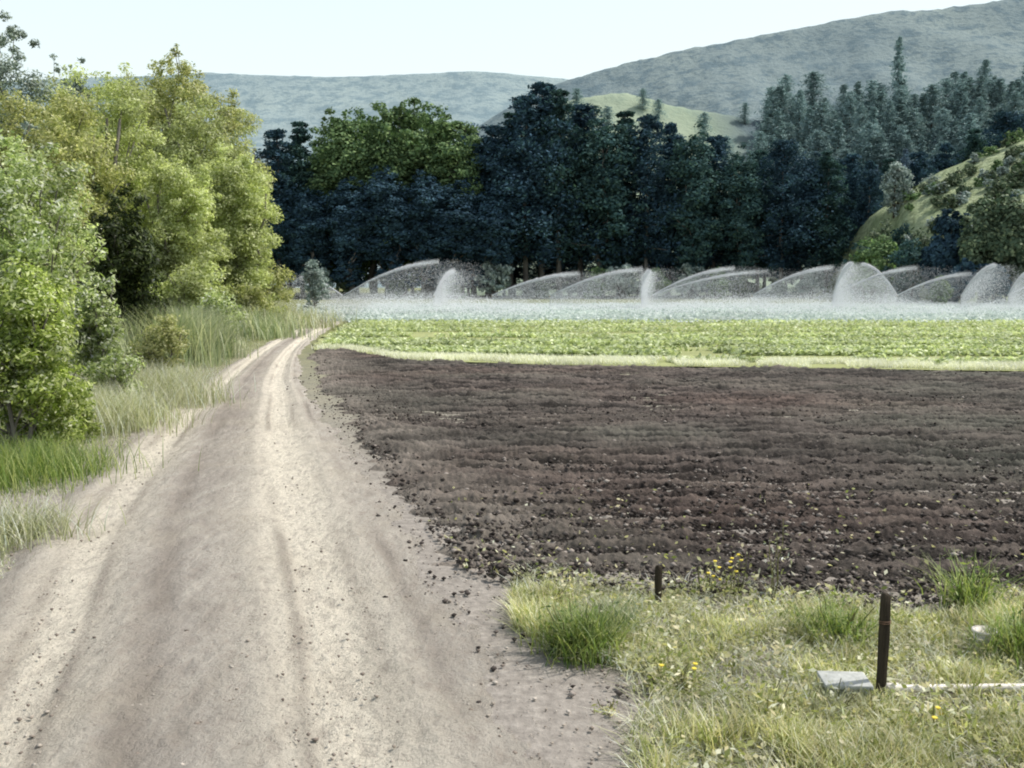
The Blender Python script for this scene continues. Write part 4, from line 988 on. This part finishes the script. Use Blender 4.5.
weed(832, 716, 0.16, 0.16, "straw coloured weed clump in front of the grey box", G_DRY, 120, 0.03, 0, 8, grassy=260)
weed(868, 716, 0.12, 0.12, "low weed clump between the grey box and the dark stake", G_VERGE, 120, 0.03, 0, 8, grassy=200)
# dark stake, far stake
m = M("weathered_wood"); nz = m.noise(7, 6, 0.75, stretch=(6, 6, 0.5)); WOOD = m.end(m.bsdf(m.ramp(nz, [(0.3, c4(0.012, 0.009, 0.006)), (0.7, c4(0.055, 0.042, 0.028))]), 0.85, 0.2, nz, 0.8, 0.01))
m = M("rusty_wire"); nz = m.noise(60); WIRE = m.end(m.bsdf(m.ramp(nz, [(0.3, c4(0.10, 0.05, 0.03)), (0.7, c4(0.22, 0.13, 0.08))]), 0.7, 0.4))
def stake(px, py, h, wd, tilt, label, wire=True):
    x, y = gnd(px, py)
    t = thing("wooden_stake", label, "stake", (x, y, 0), "dark stakes at the edge of the tilled field")
    t.rotation_euler = tilt
    zs = [-0.08, 0.0, h * .3, h * .6, h * .9, h - wd * .2, h]
    ws = [wd * .9, wd, wd * .97, wd * 1.02, wd, wd * .92, wd * .6]
    V = []
    for z, ww in zip(zs, ws):
        for sx, sy in ((-1, -1), (1, -1), (1, 1), (-1, 1)):
            V.append([sx * ww / 2 * (1 + R.normal() * .05), sy * ww / 2 * (1 + R.normal() * .05), z + (R.normal() * wd * .1 if z > h * .95 else 0)])
    Q = []
    for i in range(len(zs) - 1):
        for j in range(4): Q.append([i * 4 + j, i * 4 + (j + 1) % 4, (i + 1) * 4 + (j + 1) % 4, (i + 1) * 4 + j])
    k = len(zs) * 4; Q += [[3, 2, 1, 0], [k - 4, k - 3, k - 2, k - 1]]
    bevel(build("post", np.array(V), np.array(Q), WOOD, t), wd * 0.1)
    if wire:
        th = np.linspace(0, 6.283 * 2, 26); r = wd * 0.74
        build("wire_loop", *tubes([(np.stack([r * np.cos(th), r * np.sin(th), h * .72 + th * .0015], 1), np.full(26, 0.0018))], 5), WIRE, t)
stake(880, 702, 0.53, 0.038, (D(-2), D(3), D(18)), "dark weathered wooden stake upright at the end of the white pipe")
stake(658, 607, 0.27, 0.035, (D(2), D(-2), D(35)), "small dark stake farther off at the edge of the soil", False)

# white pipe lying behind the stake
m = M("white_pvc"); nz = m.noise(9, 5, .7); PVC = m.end(m.bsdf(m.ramp(nz, [(0.3, c4(0.52, 0.47, 0.44)), (0.7, c4(0.78, 0.74, 0.71))]), 0.5, 0.4))
m = M("grey_concrete"); nz = m.noise(30, 6, .7); CONC = m.end(m.bsdf(m.ramp(nz, [(0.3, c4(0.24, 0.25, 0.245)), (0.7, c4(0.46, 0.47, 0.45))]), 0.9, 0.2, nz, .4, .005))
x0, y0_ = gnd(886, 694)
t = thing("water_pipe", "pale pinkish white water pipe lying level from the dark stake to the right edge", "pipe", (x0 - 0.02, y0_ - 0.07, 0.025))
xs = np.linspace(0, 1.9, 12); build("pipe_body", *tubes([(np.stack([xs, 0.02 * np.sin(xs * 2), 0.03 + 0 * xs], 1), np.full(12, 0.019))], 12), PVC, t, smooth=True)
for q in (0.02, 0.78): build("coupling", *tubes([(np.array([[q - .035, 0.01, .03], [q - .034, 0.01, .03], [q + .034, 0.01, .03], [q + .035, .01, .03]]), np.array([.018, .025, .025, .018]))], 12), PVC, t, smooth=True)
# valve box left of the stake
x1, y1_ = gnd(848, 706)
t = thing("valve_box", "pale grey box with a flat lid half hidden in weeds left of the dark stake", "box", (x1, y1_ + 0.06, 0), rz=D(-4))
bevel(build("box_body", *boxg((0, 0, 0.04), (0.20, 0.16, 0.10)), CONC, t), 0.006)
bevel(build("lid", *boxg((0, 0, 0.1025), (0.225, 0.185, 0.022)), CONC, t), 0.005)
# tub in the weeds
x2, y2_ = gnd(984, 652)
t = thing("plastic_tub", "small whitish plastic tub among weeds near the right edge", "tub", (x2, y2_, 0))
build("tub_body", *lathe([(0.0, 0.004), (0.045, 0.0), (0.062, 0.125), (0.058, 0.125), (0.040, 0.008), (0.0, 0.008)], 20), PVC, t, smooth=True)
build("rim", *lathe([(0.0615, 0.112), (0.068, 0.112), (0.068, 0.127), (0.0615, 0.127)], 20), PVC, t)

for o in list(sc.objects):       # nothing left parked below the ground
    if o.type == 'EMPTY' and o.location.z < -400:
        for c in list(o.children): bpy.data.objects.remove(c)
        bpy.data.objects.remove(o)
